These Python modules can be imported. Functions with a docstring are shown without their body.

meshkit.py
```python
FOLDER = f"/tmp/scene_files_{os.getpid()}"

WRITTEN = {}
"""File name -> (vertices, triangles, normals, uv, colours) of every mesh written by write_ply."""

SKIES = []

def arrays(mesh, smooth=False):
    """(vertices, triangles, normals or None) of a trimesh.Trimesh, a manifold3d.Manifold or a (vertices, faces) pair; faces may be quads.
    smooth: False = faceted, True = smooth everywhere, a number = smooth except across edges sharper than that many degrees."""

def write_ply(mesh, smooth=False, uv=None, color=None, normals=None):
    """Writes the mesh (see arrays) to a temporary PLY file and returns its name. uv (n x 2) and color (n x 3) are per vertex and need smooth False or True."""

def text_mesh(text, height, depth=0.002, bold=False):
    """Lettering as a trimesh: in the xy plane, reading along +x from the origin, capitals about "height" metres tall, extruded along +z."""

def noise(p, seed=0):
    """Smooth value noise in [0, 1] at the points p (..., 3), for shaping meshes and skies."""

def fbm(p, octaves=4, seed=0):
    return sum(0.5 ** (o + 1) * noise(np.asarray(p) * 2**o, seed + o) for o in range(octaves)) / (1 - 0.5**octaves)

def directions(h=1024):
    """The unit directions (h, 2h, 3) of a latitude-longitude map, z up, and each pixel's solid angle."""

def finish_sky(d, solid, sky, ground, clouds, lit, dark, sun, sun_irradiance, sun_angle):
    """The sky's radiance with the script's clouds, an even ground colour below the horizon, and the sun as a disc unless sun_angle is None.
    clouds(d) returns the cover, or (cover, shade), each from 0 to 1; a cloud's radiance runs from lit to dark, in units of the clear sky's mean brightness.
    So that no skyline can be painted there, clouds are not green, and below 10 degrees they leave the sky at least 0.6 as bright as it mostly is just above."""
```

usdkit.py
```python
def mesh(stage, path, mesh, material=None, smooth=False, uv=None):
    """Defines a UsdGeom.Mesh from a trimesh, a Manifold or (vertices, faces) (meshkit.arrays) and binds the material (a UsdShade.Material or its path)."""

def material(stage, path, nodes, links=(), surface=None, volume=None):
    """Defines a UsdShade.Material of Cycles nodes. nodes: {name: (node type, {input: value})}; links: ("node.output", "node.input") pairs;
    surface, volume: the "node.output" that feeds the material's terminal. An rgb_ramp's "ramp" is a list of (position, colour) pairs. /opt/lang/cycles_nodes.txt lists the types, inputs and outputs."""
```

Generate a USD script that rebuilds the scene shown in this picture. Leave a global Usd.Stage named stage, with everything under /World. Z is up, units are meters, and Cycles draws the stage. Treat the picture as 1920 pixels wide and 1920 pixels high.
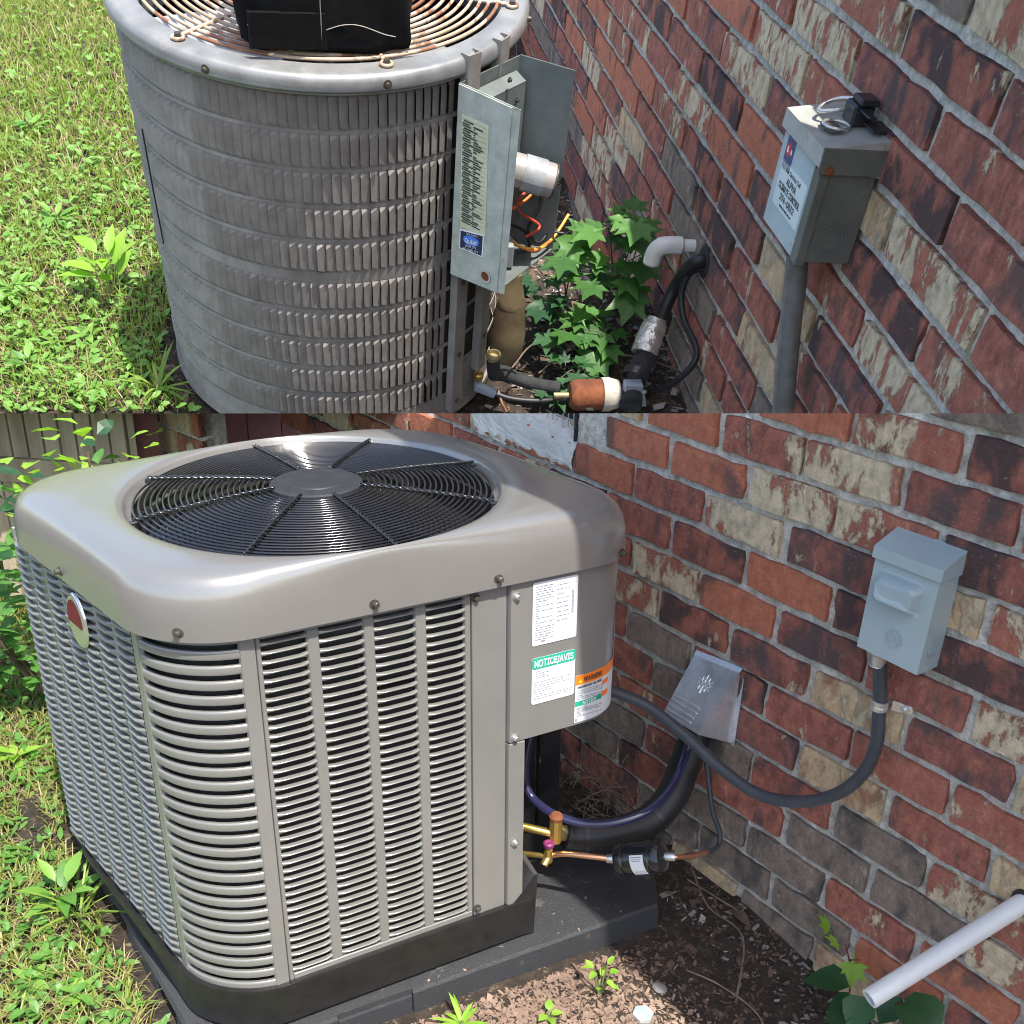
import math, random
import numpy as np
import trimesh
import manifold3d as m3
from pxr import Usd, UsdGeom, UsdLux, UsdShade, Gf, Sdf
import usdkit, meshkit

stage = Usd.Stage.CreateInMemory()
UsdGeom.SetStageUpAxis(stage, 'Z'); UsdGeom.SetStageMetersPerUnit(stage, 1.0)
UsdGeom.Xform.Define(stage, '/World'); UsdGeom.Scope.Define(stage, '/World/Looks')
RNG = np.random.default_rng(7); random.seed(7)
A = np.array

# ------------------------------------------------------------------ camera, sky, sun, exposure
F, CX, CY, W = 2000.0, 960.0, 1150.0, 1920.0            # lens in pixels of the 1920 px photograph
GROUND = 1.160                                          # the wall's own zero stands this high above the ground


class Frame:
    """A local set of axes (metres): camera space = M X + t. Both yards have one for the wall and one for the machine."""
    def __init__(s, M, t):
        u, _, v = np.linalg.svd(A(M)); s.M = u @ v; s.t = A(t); s.cam = -s.M.T @ s.t


LW = Frame([[0.59736795, 0.80155236, 0.02579409], [0.36293749, -0.24152304, -0.89996833], [-0.71514188, 0.54697388, -0.43519153]], [0.54338039, -0.4143608, 1.94409113])
LU = Frame([[0.66312868, 0.74844577, 0.00944832], [0.322124, -0.27396466, -0.90618954], [-0.67564523, 0.60396381, -0.42276618]], [-0.36843247, -0.1411791, 2.04960479])
UW = Frame([[0.13581655, 0.98651643, 0.09131922], [0.69204799, -0.02850848, -0.72128832], [-0.70895941, 0.16116018, -0.68658863]], [0.68879634, -1.5783049, 2.45217839])
UG = Frame([[0.1482105, 0.98544877, 0.08321274], [0.77342743, -0.06306209, -0.63074019], [-0.61631457, 0.15784133, -0.77151958]], [-0.56749818, -0.88600785, 3.50627279])
LW.keep = LU.keep = 1; UW.keep = UG.keep = -1           # which side of the line between the two yards
for f in (LW, LU, UW, UG):
    f.R = LW.M.T @ f.M                                   # frame -> world
    f.o = LW.M.T @ (f.t - LW.t) + A([0, 0, GROUND])
    n = f.M.T @ A([0, 1, 0.1875]); f.n = n / np.linalg.norm(n)   # the cut plane: the two yards meet along it
CAMW = LW.cam + A([0, 0, GROUND])


def w2(f, X): return A(X) @ f.R.T + f.o
def conv(f, X, g): return (w2(f, X) - g.o) @ g.R


def at(f, px, axis, val):
    r = f.M.T @ A([(px[0] - CX) / F, (px[1] - CY) / F, 1.0]); return f.cam + (val - f.cam[axis]) / r[axis] * r


cam = UsdGeom.Camera.Define(stage, '/World/camera')
mat = Gf.Matrix4d(1.0)
rows = [LW.M[0], -LW.M[1], -LW.M[2], CAMW]
for i in range(4):
    for j in range(3): mat[i, j] = float(rows[i][j])
cam.AddTransformOp().Set(mat)
cam.CreateHorizontalApertureAttr(36.0); cam.CreateVerticalApertureAttr(36.0)
cam.CreateFocalLengthAttr(36.0 * F / W); cam.CreateVerticalApertureOffsetAttr(36.0 * (CY - 960) / W)
cam.CreateClippingRangeAttr(Gf.Vec2f(0.05, 500)); cam.CreateExposureAttr(1.25)

SUN = A([0.50, -0.085, 0.86]); SUN /= np.linalg.norm(SUN)
sky = usdkit.material(stage, '/World/Looks/sky_look', {
    's': ('sky_texture', {'sky_type': 'single_scattering', 'sun_disc': False, 'sun_elevation': math.asin(SUN[2]), 'sun_rotation': math.atan2(SUN[0], SUN[1]), 'aerosol_density': 2.6}),
    'b': ('background_shader', {'strength': 0.148})}, [('s.color', 'b.color')], surface='b.background')
dome = UsdLux.DomeLight.Define(stage, '/World/sky'); dome.GetPrim().SetCustomDataByKey('kind', 'structure')
UsdShade.MaterialBindingAPI.Apply(dome.GetPrim()).Bind(sky)
sun = UsdLux.DistantLight.Define(stage, '/World/sun'); sun.CreateNormalizeAttr(True); sun.CreateIntensityAttr(1.0); sun.CreateAngleAttr(0.5); sun.CreateColorAttr(Gf.Vec3f(1, 0.95, 0.87))
z = Gf.Vec3d(*map(float, SUN)); x = Gf.Cross(Gf.Vec3d(0, 0, 1), z).GetNormalized(); y = Gf.Cross(z, x)
sm = Gf.Matrix4d(1.0)
for i, v in enumerate((x, y, z)):
    for j in range(3): sm[i, j] = v[j]
sun.AddTransformOp().Set(sm)

# ------------------------------------------------------------------ scene graph helpers
USED = {}


def numbered(path):
    k = USED.get(path, -1) + 1; USED[path] = k
    return path if k == 0 else f'{path}_{k:03d}'


def tag(p, label=None, cat=None, group=None, kind=None):
    for k, v in (('label', label), ('category', cat), ('group', group), ('kind', kind)):
        if v: p.SetCustomDataByKey(k, v)


class Thing:
    """A top-level Xform in a frame at a base point; its parts are given in frame coordinates."""
    def __init__(s, name, fr, base, label=None, cat=None, group=None, kind=None):
        s.fr, s.b = fr, A(base, float)
        s.path = numbered('/World/' + name)
        xf = UsdGeom.Xform.Define(stage, s.path); g = Gf.Matrix4d(1.0); o = w2(fr, s.b)
        for i in range(3):
            for j in range(3): g[i, j] = float(fr.R[j, i])
            g[3, i] = float(o[i])
        xf.AddTransformOp().Set(g); tag(xf.GetPrim(), label, cat, group, kind)

    def part(s, name, mesh, mat, parent=None, smooth=False, label=None, kind=None, clip=True):
        mesh = as_mesh(mesh)
        if clip: mesh = clipped(mesh, s.fr)
        if mesh is None or len(mesh.faces) == 0: return None
        p = numbered((parent or s.path) + '/' + name)
        usdkit.mesh(stage, p, trimesh.Trimesh(mesh.vertices - s.b, mesh.faces, process=False), M[mat], smooth)
        pr = stage.GetPrimAtPath(p); tag(pr, label, None, None, kind)
        if mat in TWO: UsdGeom.Mesh(pr).CreateDoubleSidedAttr(True)
        return p


TWO = set()


def single(name, fr, mesh, mat, label=None, cat=None, group=None, kind=None, smooth=False, clip=True):
    """A thing that is one mesh."""
    mesh = as_mesh(mesh)
    if clip: mesh = clipped(mesh, fr)
    if mesh is None: return None
    base = A([mesh.vertices[:, 0].mean(), mesh.vertices[:, 1].mean(), mesh.vertices[:, 2].min()])
    p = numbered('/World/' + name)
    m = usdkit.mesh(stage, p, trimesh.Trimesh(mesh.vertices - base, mesh.faces, process=False), M[mat], smooth)
    g = Gf.Matrix4d(1.0); o = w2(fr, base)
    for i in range(3):
        for j in range(3): g[i, j] = float(fr.R[j, i])
        g[3, i] = float(o[i])
    m.AddTransformOp().Set(g); tag(m.GetPrim(), label, cat, group, kind)
    return p


def as_mesh(m):
    if isinstance(m, (list,)): m = trimesh.util.concatenate([as_mesh(x) for x in m])
    if hasattr(m, 'to_mesh'):
        k = m.to_mesh(); m = trimesh.Trimesh(k.vert_properties[:, :3], k.tri_verts, process=False)
    if isinstance(m, tuple):
        v, f = A(m[0], float), A(m[1], int)
        if f.shape[1] == 4: f = np.vstack([f[:, [0, 1, 2]], f[:, [0, 2, 3]]])
        m = trimesh.Trimesh(v, f, process=False)
    return m


def side(fr, X): return (A(X) - fr.cam) @ fr.n * fr.keep


def clipped(m, fr):
    d = side(fr, m.vertices)
    if d.min() >= 0: return m
    if d.max() <= 0: return None
    try:
        r = trimesh.intersections.slice_mesh_plane(m, fr.n * fr.keep, fr.cam, cap=False)
    except Exception:
        f = m.faces[(d[m.faces] >= 0).all(1)]; r = trimesh.Trimesh(m.vertices, f, process=False)
    return r if len(r.faces) else None


# ------------------------------------------------------------------ shapes
def box(lo, hi, c=0.0):
    lo, hi = np.minimum(lo, hi).astype(float), np.maximum(lo, hi).astype(float)
    if c <= 0:
        m = trimesh.creation.box(extents=hi - lo); m.apply_translation((lo + hi) / 2); return m
    pts = []
    for i in (0, 1):
        for j in (0, 1):
            for k in (0, 1):
                q = A([(lo, hi)[i][0], (lo, hi)[j][1], (lo, hi)[k][2]]); s = A([1 - 2 * i, 1 - 2 * j, 1 - 2 * k]) * c
                for ax in range(3):
                    e = s.copy(); e[ax] = 0; pts.append(q + e)
    return as_mesh(m3.Manifold.hull_points(A(pts)))


def hull(pts): return as_mesh(m3.Manifold.hull_points(A(pts, float)))


def spline(P, n=8):
    P = A(P, float); Q = np.vstack([2 * P[0] - P[1], P, 2 * P[-1] - P[-2]]); out = []
    for i in range(len(P) - 1):
        p0, p1, p2, p3 = Q[i:i + 4]
        for t in np.linspace(0, 1, n, endpoint=False):
            out.append(0.5 * (2 * p1 + (p2 - p0) * t + (2 * p0 - 5 * p1 + 4 * p2 - p3) * t * t + (3 * p1 - p0 - 3 * p2 + p3) * t ** 3))
    return A(out + [P[-1]])


def tube(P, r, n=10, cap=True, closed=False):
    P = A(P, float); N = len(P); r = np.broadcast_to(A(r, float), (N,))
    T = np.roll(P, -1, 0) - np.roll(P, 1, 0) if closed else np.gradient(P, axis=0)
    T /= np.linalg.norm(T, axis=1)[:, None] + 1e-12
    a = np.cross(T[0], [0, 0, 1.0]) if abs(T[0, 2]) < 0.9 else np.cross(T[0], [1.0, 0, 0])
    a /= np.linalg.norm(a); fr_ = []
    for i in range(N):
        a = a - (a @ T[i]) * T[i]; a /= np.linalg.norm(a); fr_.append((a, np.cross(T[i], a)))
    th = np.linspace(0, 2 * np.pi, n, endpoint=False)
    V = np.vstack([P[i] + r[i] * (np.cos(th)[:, None] * fr_[i][0] + np.sin(th)[:, None] * fr_[i][1]) for i in range(N)])
    fs = []
    for i in range(N if closed else N - 1):
        k = (i + 1) % N
        for j in range(n):
            l = (j + 1) % n; fs += [[i * n + j, i * n + l, k * n + l], [i * n + j, k * n + l, k * n + j]]
    if cap and not closed:
        V = np.vstack([V, P[0], P[-1]])
        for j in range(n):
            l = (j + 1) % n; fs += [[N * n, l, j], [N * n + 1, (N - 1) * n + j, (N - 1) * n + l]]
    return trimesh.Trimesh(V, fs, process=False)


def ring(c, R, r, n=72, k=6, a0=0, a1=2 * np.pi, closed=True):
    th = np.linspace(a0, a1, n, endpoint=not closed)
    return tube(np.c_[c[0] + R * np.cos(th), c[1] + R * np.sin(th), 0 * th + c[2]], r, k, closed=closed)


def grid(V):
    """V (n, m, 3) -> mesh"""
    n, m = V.shape[:2]; i, j = np.meshgrid(np.arange(n - 1), np.arange(m - 1), indexing='ij'); a = (i * m + j).ravel()
    return trimesh.Trimesh(V.reshape(-1, 3), np.vstack([np.c_[a, a + m, a + m + 1], np.c_[a, a + m + 1, a + 1]]), process=False)


def lathe(prof, c=(0, 0, 0), ax=(0, 0, 1), n=40, a0=0, a1=2 * np.pi):
    ax = A(ax, float) / np.linalg.norm(ax); e1 = np.cross(ax, [0, 0, 1.0]) if abs(ax[2]) < 0.9 else np.cross(ax, [0, 1.0, 0])
    e1 /= np.linalg.norm(e1); e2 = np.cross(ax, e1); th = np.linspace(a0, a1, n + 1)
    V = A([[A(c) + h * ax + r * (math.cos(t) * e1 + math.sin(t) * e2) for t in th] for r, h in prof]); return grid(V)


def prism(poly, z0, z1, top_inset=0.0):
    """poly: xy outline; extruded in z"""
    cs = m3.CrossSection([A(poly, float)])
    if cs.area() < 1e-9: cs = m3.CrossSection([A(poly, float)[::-1]])
    m = as_mesh(m3.Manifold.extrude(cs, z1 - z0)); m.apply_translation([0, 0, z0]); return m


def place(mesh, o, ex, ey, ez=None):
    ex, ey = A(ex, float), A(ey, float); ez = np.cross(ex, ey) if ez is None else A(ez, float)
    v = mesh.vertices; return trimesh.Trimesh(A(o) + v[:, :1] * ex + v[:, 1:2] * ey + v[:, 2:] * ez, mesh.faces, process=False)


def rrect(w, h, r, n=5):
    pts = []
    for cx, cy, a in ((w / 2 - r, h / 2 - r, 0), (-w / 2 + r, h / 2 - r, 90), (-w / 2 + r, -h / 2 + r, 180), (w / 2 - r, -h / 2 + r, 270)):
        for k in range(n + 1):
            t = math.radians(a + 90 * k / n); pts.append((cx + r * math.cos(t), cy + r * math.sin(t)))
    return pts


def text(s, h, o, ex, ey, center=False, bold=False, width=None, depth=0.0006):
    m = meshkit.text_mesh(s, 1.0, 0.02, bold); w = m.vertices[:, 0].max() - m.vertices[:, 0].min()
    sx = h if width is None else width / w
    v = m.vertices.copy(); v[:, 0] -= v[:, 0].min()
    if center: v[:, 0] -= w / 2
    v[:, 0] *= sx; v[:, 1] *= h; v[:, 2] *= depth / 0.02
    ez = np.cross(ex, ey); ez = ez / np.linalg.norm(ez)
    return place(trimesh.Trimesh(v, m.faces, process=False), o, ex, ey, ez)


def screw(o, n, r=0.006, h=0.005):
    n = A(n, float) / np.linalg.norm(n)
    return [lathe([(0, 0), (r * 1.7, 0), (r * 1.7, 0.0015), (r, 0.0018), (r, h), (r * 0.8, h + 0.001), (0, h + 0.001)], o, n, 10)]


# ------------------------------------------------------------------ materials
M = {}


def look(name, c1, c2=None, scale=30, rough=0.6, metal=0.0, bump=0.0, bscale=200, bdist=0.002, spots=None, spot_thr=0.6, spot_scale=18, stretch=(1, 1, 1), spec=0.5, coat=0.0, two=False, island=0.0, r2=None):
    """A painted or plain surface: two tones by noise, optional stains with an outline, fine relief."""
    c2 = c2 or c1
    nodes = {'tc': ('texture_coordinate', {}), 'mp': ('mapping', {'scale': stretch}), 'n1': ('noise_texture', {'scale': scale, 'detail': 5.0, 'roughness': 0.6}),
             'r1': ('rgb_ramp', {'ramp': [(0.35, c1), (0.65, c2)]}), 'p': ('principled_bsdf', {'roughness': rough, 'metallic': metal, 'specular_ior_level': spec, 'coat_weight': coat, 'coat_roughness': 0.12})}
    links = [('tc.object', 'mp.vector'), ('mp.vector', 'n1.vector'), ('n1.fac', 'r1.fac')]; col = 'r1.color'
    if spots:
        nodes |= {'n2': ('noise_texture', {'scale': spot_scale, 'detail': 6.0, 'roughness': 0.65, 'distortion': 0.4}), 'r2': ('rgb_ramp', {'ramp': [(spot_thr, (0, 0, 0)), (spot_thr + 0.05, (1, 1, 1))]}), 'mx': ('mix', {'color2': spots})}
        links += [('mp.vector', 'n2.vector'), ('n2.fac', 'r2.fac'), ('r2.color', 'mx.fac'), (col, 'mx.color1')]; col = 'mx.color'
    if island:
        nodes |= {'g': ('geometry', {}), 'ir': ('map_range', {'from_min': 0, 'from_max': 1, 'to_min': 1 - island, 'to_max': 1 + island}), 'hv': ('hsv', {}), 'ih': ('map_range', {'to_min': 0.5 - island * 0.06, 'to_max': 0.5 + island * 0.05})}
        links += [('g.random_per_island', 'ir.value'), ('ir.result', 'hv.value'), ('g.random_per_island', 'ih.value'), ('ih.result', 'hv.hue'), (col, 'hv.color')]; col = 'hv.color'
    if r2 is not None:
        nodes |= {'rr': ('map_range', {'from_min': 0.35, 'from_max': 0.65, 'to_min': rough, 'to_max': r2})}; links += [('n1.fac', 'rr.value'), ('rr.result', 'p.roughness')]
    if bump:
        nodes |= {'nb': ('noise_texture', {'scale': bscale, 'detail': 4.0, 'roughness': 0.6}), 'b': ('bump', {'strength': bump, 'distance': bdist})}
        links += [('tc.object', 'nb.vector'), ('nb.fac', 'b.height'), ('b.normal', 'p.normal')]
    links.append((col, 'p.base_color'))
    M[name] = usdkit.material(stage, '/World/Looks/' + name, nodes, links, surface='p.BSDF')
    if two: TWO.add(name)


def leaf_look(name, c1, c2, tr=0.35, rough=0.5, island=0.35):
    nodes = {'g': ('geometry', {}), 'oi': ('object_info', {}), 'av': ('math', {'math_type': 'add'}), 'fr': ('math', {'math_type': 'fraction'}), 'tc': ('texture_coordinate', {}), 'n': ('noise_texture', {'scale': 25.0, 'detail': 3.0}), 'ad': ('mix_float', {'fac': 0.6}), 'r': ('rgb_ramp', {'ramp': [(0.15, c1), (0.85, c2)]}),
             'p': ('principled_bsdf', {'roughness': rough}), 't': ('translucent_bsdf', {}), 'tm': ('mix', {'mix_type': 'multiply', 'fac': 1.0, 'color2': (1.6, 1.9, 0.7)}), 'm': ('mix_closure', {'fac': tr})}
    links = [('tc.object', 'n.vector'), ('n.fac', 'ad.a'), ('g.random_per_island', 'av.value1'), ('oi.random', 'av.value2'), ('av.value', 'fr.value1'), ('fr.value', 'ad.b'), ('ad.result', 'r.fac'), ('r.color', 'p.base_color'), ('r.color', 'tm.color1'), ('tm.color', 't.color'), ('p.BSDF', 'm.closure1'), ('t.BSDF', 'm.closure2')]
    M[name] = usdkit.material(stage, '/World/Looks/' + name, nodes, links, surface='m.closure'); TWO.add(name)


def brick_look(name, c1, c2, cream, cthr, dark, dthr, seed, sx=1.0):
    nodes = {'tc': ('texture_coordinate', {}), 'mp': ('mapping', {'location': (seed * 3.7, seed * 1.3, seed * 2.1), 'scale': (1.0, 1.0, 0.45)}), 'mq': ('mapping', {'location': (seed * 1.7, seed * 2.3, seed * 0.7), 'scale': (1, 1, 0.6)}),
             'n1': ('noise_texture', {'scale': 42.0, 'detail': 8.0, 'roughness': 0.78}), 'r1': ('rgb_ramp', {'ramp': [(0.30, tuple(x * .7 for x in c1)), (0.42, c1), (0.60, c2), (0.74, tuple(min(1, x * 1.5 + .03) for x in c2))]}),
             'nc': ('noise_texture', {'scale': 13.0 * sx, 'detail': 9.0, 'roughness': 0.70, 'distortion': 0.35}), 'bk': ('math', {'math_type': 'multiply_add', 'value2': 0.22}), 'rc': ('rgb_ramp', {'ramp': [(cthr + .11, (0, 0, 0)), (cthr + 0.155, (1, 1, 1))]}), 'mc': ('mix', {}),
             'ncc': ('noise_texture', {'scale': 60.0, 'detail': 4.0}), 'rcc': ('rgb_ramp', {'ramp': [(0.3, tuple(x * 0.62 for x in cream)), (0.62, cream)]}),
             'nd': ('noise_texture', {'scale': 12.0, 'detail': 6.0, 'roughness': 0.6, 'distortion': 0.3}), 'rd': ('rgb_ramp', {'ramp': [(dthr - .02, (0, 0, 0)), (dthr + 0.09, (.85, .85, .85))]}), 'md': ('mix', {'color2': dark}),
             'ns': ('noise_texture', {'scale': 90.0, 'detail': 3.0, 'roughness': 0.7}), 'rs': ('rgb_ramp', {'ramp': [(0.66, (0, 0, 0)), (0.70, (1, 1, 1))]}), 'ms': ('mix', {'color2': (0.42, 0.34, 0.28)}), 'sf': ('math', {'math_type': 'multiply', 'value2': 0.55}),
             'nb': ('noise_texture', {'scale': 130.0, 'detail': 6.0, 'roughness': 0.7}), 'hb': ('math', {'math_type': 'multiply_add', 'value2': 0.35}), 'b': ('bump', {'strength': 1.0, 'distance': 0.007}), 'p': ('principled_bsdf', {'roughness': 0.88, 'specular_ior_level': 0.25})}
    links = [('tc.object', 'mp.vector'), ('tc.object', 'mq.vector'), ('mq.vector', 'n1.vector'), ('n1.fac', 'r1.fac'), ('mp.vector', 'nc.vector'), ('n1.fac', 'bk.value1'), ('nc.fac', 'bk.value3'), ('bk.value', 'rc.fac'), ('mq.vector', 'nd.vector'), ('nd.fac', 'rd.fac'), ('rd.color', 'md.fac'), ('r1.color', 'md.color1'),
             ('mq.vector', 'ncc.vector'), ('ncc.fac', 'rcc.fac'), ('rcc.color', 'mc.color2'), ('md.color', 'mc.color1'), ('rc.color', 'mc.fac'), ('tc.object', 'ns.vector'), ('ns.fac', 'rs.fac'), ('rs.color', 'sf.value1'), ('sf.value', 'ms.fac'), ('mc.color', 'ms.color1'), ('ms.color', 'p.base_color'),
             ('tc.object', 'nb.vector'), ('rc.color', 'hb.value1'), ('nb.fac', 'hb.value3'), ('hb.value', 'b.height'), ('b.normal', 'p.normal')]
    M[name] = usdkit.material(stage, '/World/Looks/' + name, nodes, links, surface='p.BSDF')


CR = (0.66, 0.54, 0.37)
KINDS = {'R': ((.20, .070, .050), (.36, .125, .084), CR, .60, (.10, .075, .07), .56), 'O': ((.33, .105, .056), (.42, .15, .085), CR, .66, (.13, .085, .075), .56), 'D': ((.17, .064, .050), (.30, .105, .075), CR, .62, (.075, .066, .066), .49),
         'K': ((.24, .08, .055), (.32, .11, .072), CR, .63, (.046, .044, .047), .445), 'C': ((.29, .098, .064), (.37, .135, .085), CR, .445, (.15, .10, .085), .64), 'W': ((.27, .09, .06), (.35, .13, .085), CR, .52, (.10, .075, .065), .57),
         'Y': ((.42, .29, .16), (.52, .39, .24), (.57, .46, .31), .52, (.24, .10, .065), .56), 'G': ((.15, .115, .092), (.23, .175, .135), (.36, .31, .24), .60, (.08, .072, .066), .55)}
def grey_in(c, k): m_ = sum(c) / 3; return tuple(x * (1 - k) + m_ * k for x in c)
KINDS = {k_: (tuple(x * 1.22 for x in grey_in(a_[0], .05)), tuple(x * 1.22 for x in grey_in(a_[1], .05)), *a_[2:]) for k_, a_ in KINDS.items()}
for s_ in range(2):
    for k_, a_ in KINDS.items(): brick_look(f'brick_{ {"R": "red", "O": "orange", "D": "dark_red", "K": "black", "C": "cream", "W": "patched", "Y": "tan", "G": "grey"}[k_]}_{s_ + 1}', *a_, seed=s_ * 5.3 + ord(k_) % 7)
KN = {"R": "red", "O": "orange", "D": "dark_red", "K": "black", "C": "cream", "W": "patched", "Y": "tan", "G": "grey"}
look('mortar', (.38, .36, .31), (.66, .63, .56), 60, 0.95, bump=1.0, bscale=190, bdist=0.008, spots=(.32, .29, .21), spot_thr=.60, spot_scale=7)
look('parging', (.46, .47, .45), (.58, .59, .56), 14, 0.95, bump=0.8, bscale=90, bdist=0.006)
look('soil', (.016, .011, .008), (.048, .033, .022), 30, 0.95, bump=1.0, bscale=120, bdist=0.012, spots=(.16, .12, .08), spot_thr=.60, spot_scale=60)
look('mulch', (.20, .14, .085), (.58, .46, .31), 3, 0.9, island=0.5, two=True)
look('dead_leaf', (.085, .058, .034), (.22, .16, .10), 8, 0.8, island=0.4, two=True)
look('twig', (.10, .07, .05), (.20, .15, .11), 40, 0.85)
leaf_look('grass', (.075, .15, .018), (.29, .38, .065)); leaf_look('weed_leaf', (.06, .17, .028), (.20, .36, .06), 0.3); leaf_look('dry_grass', (.27, .21, .09), (.42, .35, .19), 0.2); leaf_look('lawn_yellow', (.13, .16, .028), (.40, .41, .11))
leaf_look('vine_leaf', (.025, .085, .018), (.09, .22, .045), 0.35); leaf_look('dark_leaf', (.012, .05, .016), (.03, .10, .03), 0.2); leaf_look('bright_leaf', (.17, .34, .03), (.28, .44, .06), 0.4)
look('stem', (.07, .10, .03), (.16, .18, .06), 30, 0.7); look('woody_stem', (.06, .045, .03), (.13, .10, .07), 30, 0.85)
# old machine
look('old_paint', (.150, .137, .126), (.205, .190, .176), 22, 0.62, bump=.15, bscale=400, bdist=.001, spots=(.24, .235, .225), spot_thr=.67, spot_scale=26, r2=.75)
look('old_cap', (.19, .195, .195), (.26, .265, .265), 12, 0.36, metal=0.4, spots=(.30, .27, .24), spot_thr=.63, spot_scale=15, r2=.5)
look('old_door', (.27, .295, .265), (.37, .395, .355), 30, 0.45, spots=(.27, .25, .20), spot_thr=.66, spot_scale=28, r2=.6)
look('old_inner', (.085, .10, .095), (.12, .135, .13), 14, 0.5, spots=(.2, .2, .19), spot_thr=.70, spot_scale=40)
look('rusty_wire', (.34, .24, .16), (.50, .42, .34), 7, 0.5, spots=(.20, .09, .045), spot_thr=.50, spot_scale=7)
look('fan_metal', (.42, .44, .46), (.52, .54, .56), 10, 0.35, metal=.6)
look('black_void', (.008, .008, .009), (.014, .014, .015), 40, 0.8); look('coil_dark', (.02, .018, .016), (.05, .045, .035), 60, 0.7, stretch=(1, 1, 6))
look('rust', (.10, .027, .010), (.22, .068, .020), 16, 0.85, bump=.6, bscale=90, bdist=.003, spots=(.11, .035, .018), spot_thr=.56, spot_scale=20)
look('chalky_white', (.30, .28, .23), (.42, .40, .35), 12, 0.7, spots=(.28, .13, .07), spot_thr=.62, spot_scale=25)
look('label_old', (.42, .43, .30), (.52, .53, .39), 10, 0.6, spots=(.34, .34, .23), spot_thr=.60); look('print_dark', (.03, .032, .03)); look('navy', (.012, .018, .05), rough=.4); look('blue_print', (.06, .16, .55), rough=.4)
look('capacitor', (.24, .225, .215), (.32, .30, .29), 20, 0.4, metal=.2); look('cap_grey', (.20, .215, .23), (.27, .285, .30), 30, 0.4)
look('wire_orange', (.62, .16, .03), rough=.45); look('wire_yellow', (.65, .34, .05), rough=.45); look('wire_red', (.40, .06, .03), rough=.45)
look('black_cloth', (.0025, .0025, .003), (.005, .005, .0055), 30, 0.9, spec=.15, bump=.4, bscale=300, bdist=.002); look('stitch', (.22, .2, .17))
look('brass', (.55, .38, .10), (.62, .45, .14), 30, 0.3, metal=.9); look('old_brass', (.28, .22, .10), (.36, .29, .15), 40, 0.5, metal=.5); look('copper', (.72, .36, .20), (.80, .45, .27), 18, 0.25, metal=.95); look('steel', (.55, .55, .54), (.66, .66, .65), 30, 0.3, metal=.9); look('dark_screw', (.04, .037, .03), (.08, .07, .055), 60, 0.4, metal=.3)
look('foam_black', (.012, .013, .014), (.028, .03, .03), 40, 0.85, bump=.7, bscale=160, bdist=.004); look('rubber_black', (.007, .007, .008), (.011, .011, .012), 30, 0.5); look('foil_tape', (.52, .50, .46), (.62, .60, .56), 20, 0.32, metal=.8, bump=.9, bscale=40, bdist=.012)
look('grey_plastic', (.22, .26, .30), (.27, .31, .35), 30, 0.45); look('pvc_white', (.56, .57, .56), (.62, .63, .62), 8, 0.35, spots=(.50, .49, .44), spot_thr=.66, spot_scale=30); look('tank_yellow', (.07, .048, .022), (.19, .15, .09), 8, 0.6)
look('box_old_front', (.30, .37, .39), (.40, .47, .48), 9, 0.4, spots=(.24, .29, .30), spot_thr=.60, spot_scale=12); look('box_old_shade_side', (.085, .09, .078), (.13, .133, .118), 10, 0.5, spots=(.22, .22, .18), spot_thr=.64); look('box_old_lid', (.26, .265, .24), (.34, .34, .31), 14, 0.55, spots=(.29, .26, .22), spot_thr=.58)  # the side tone is the box paint with shade put into its colour
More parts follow.
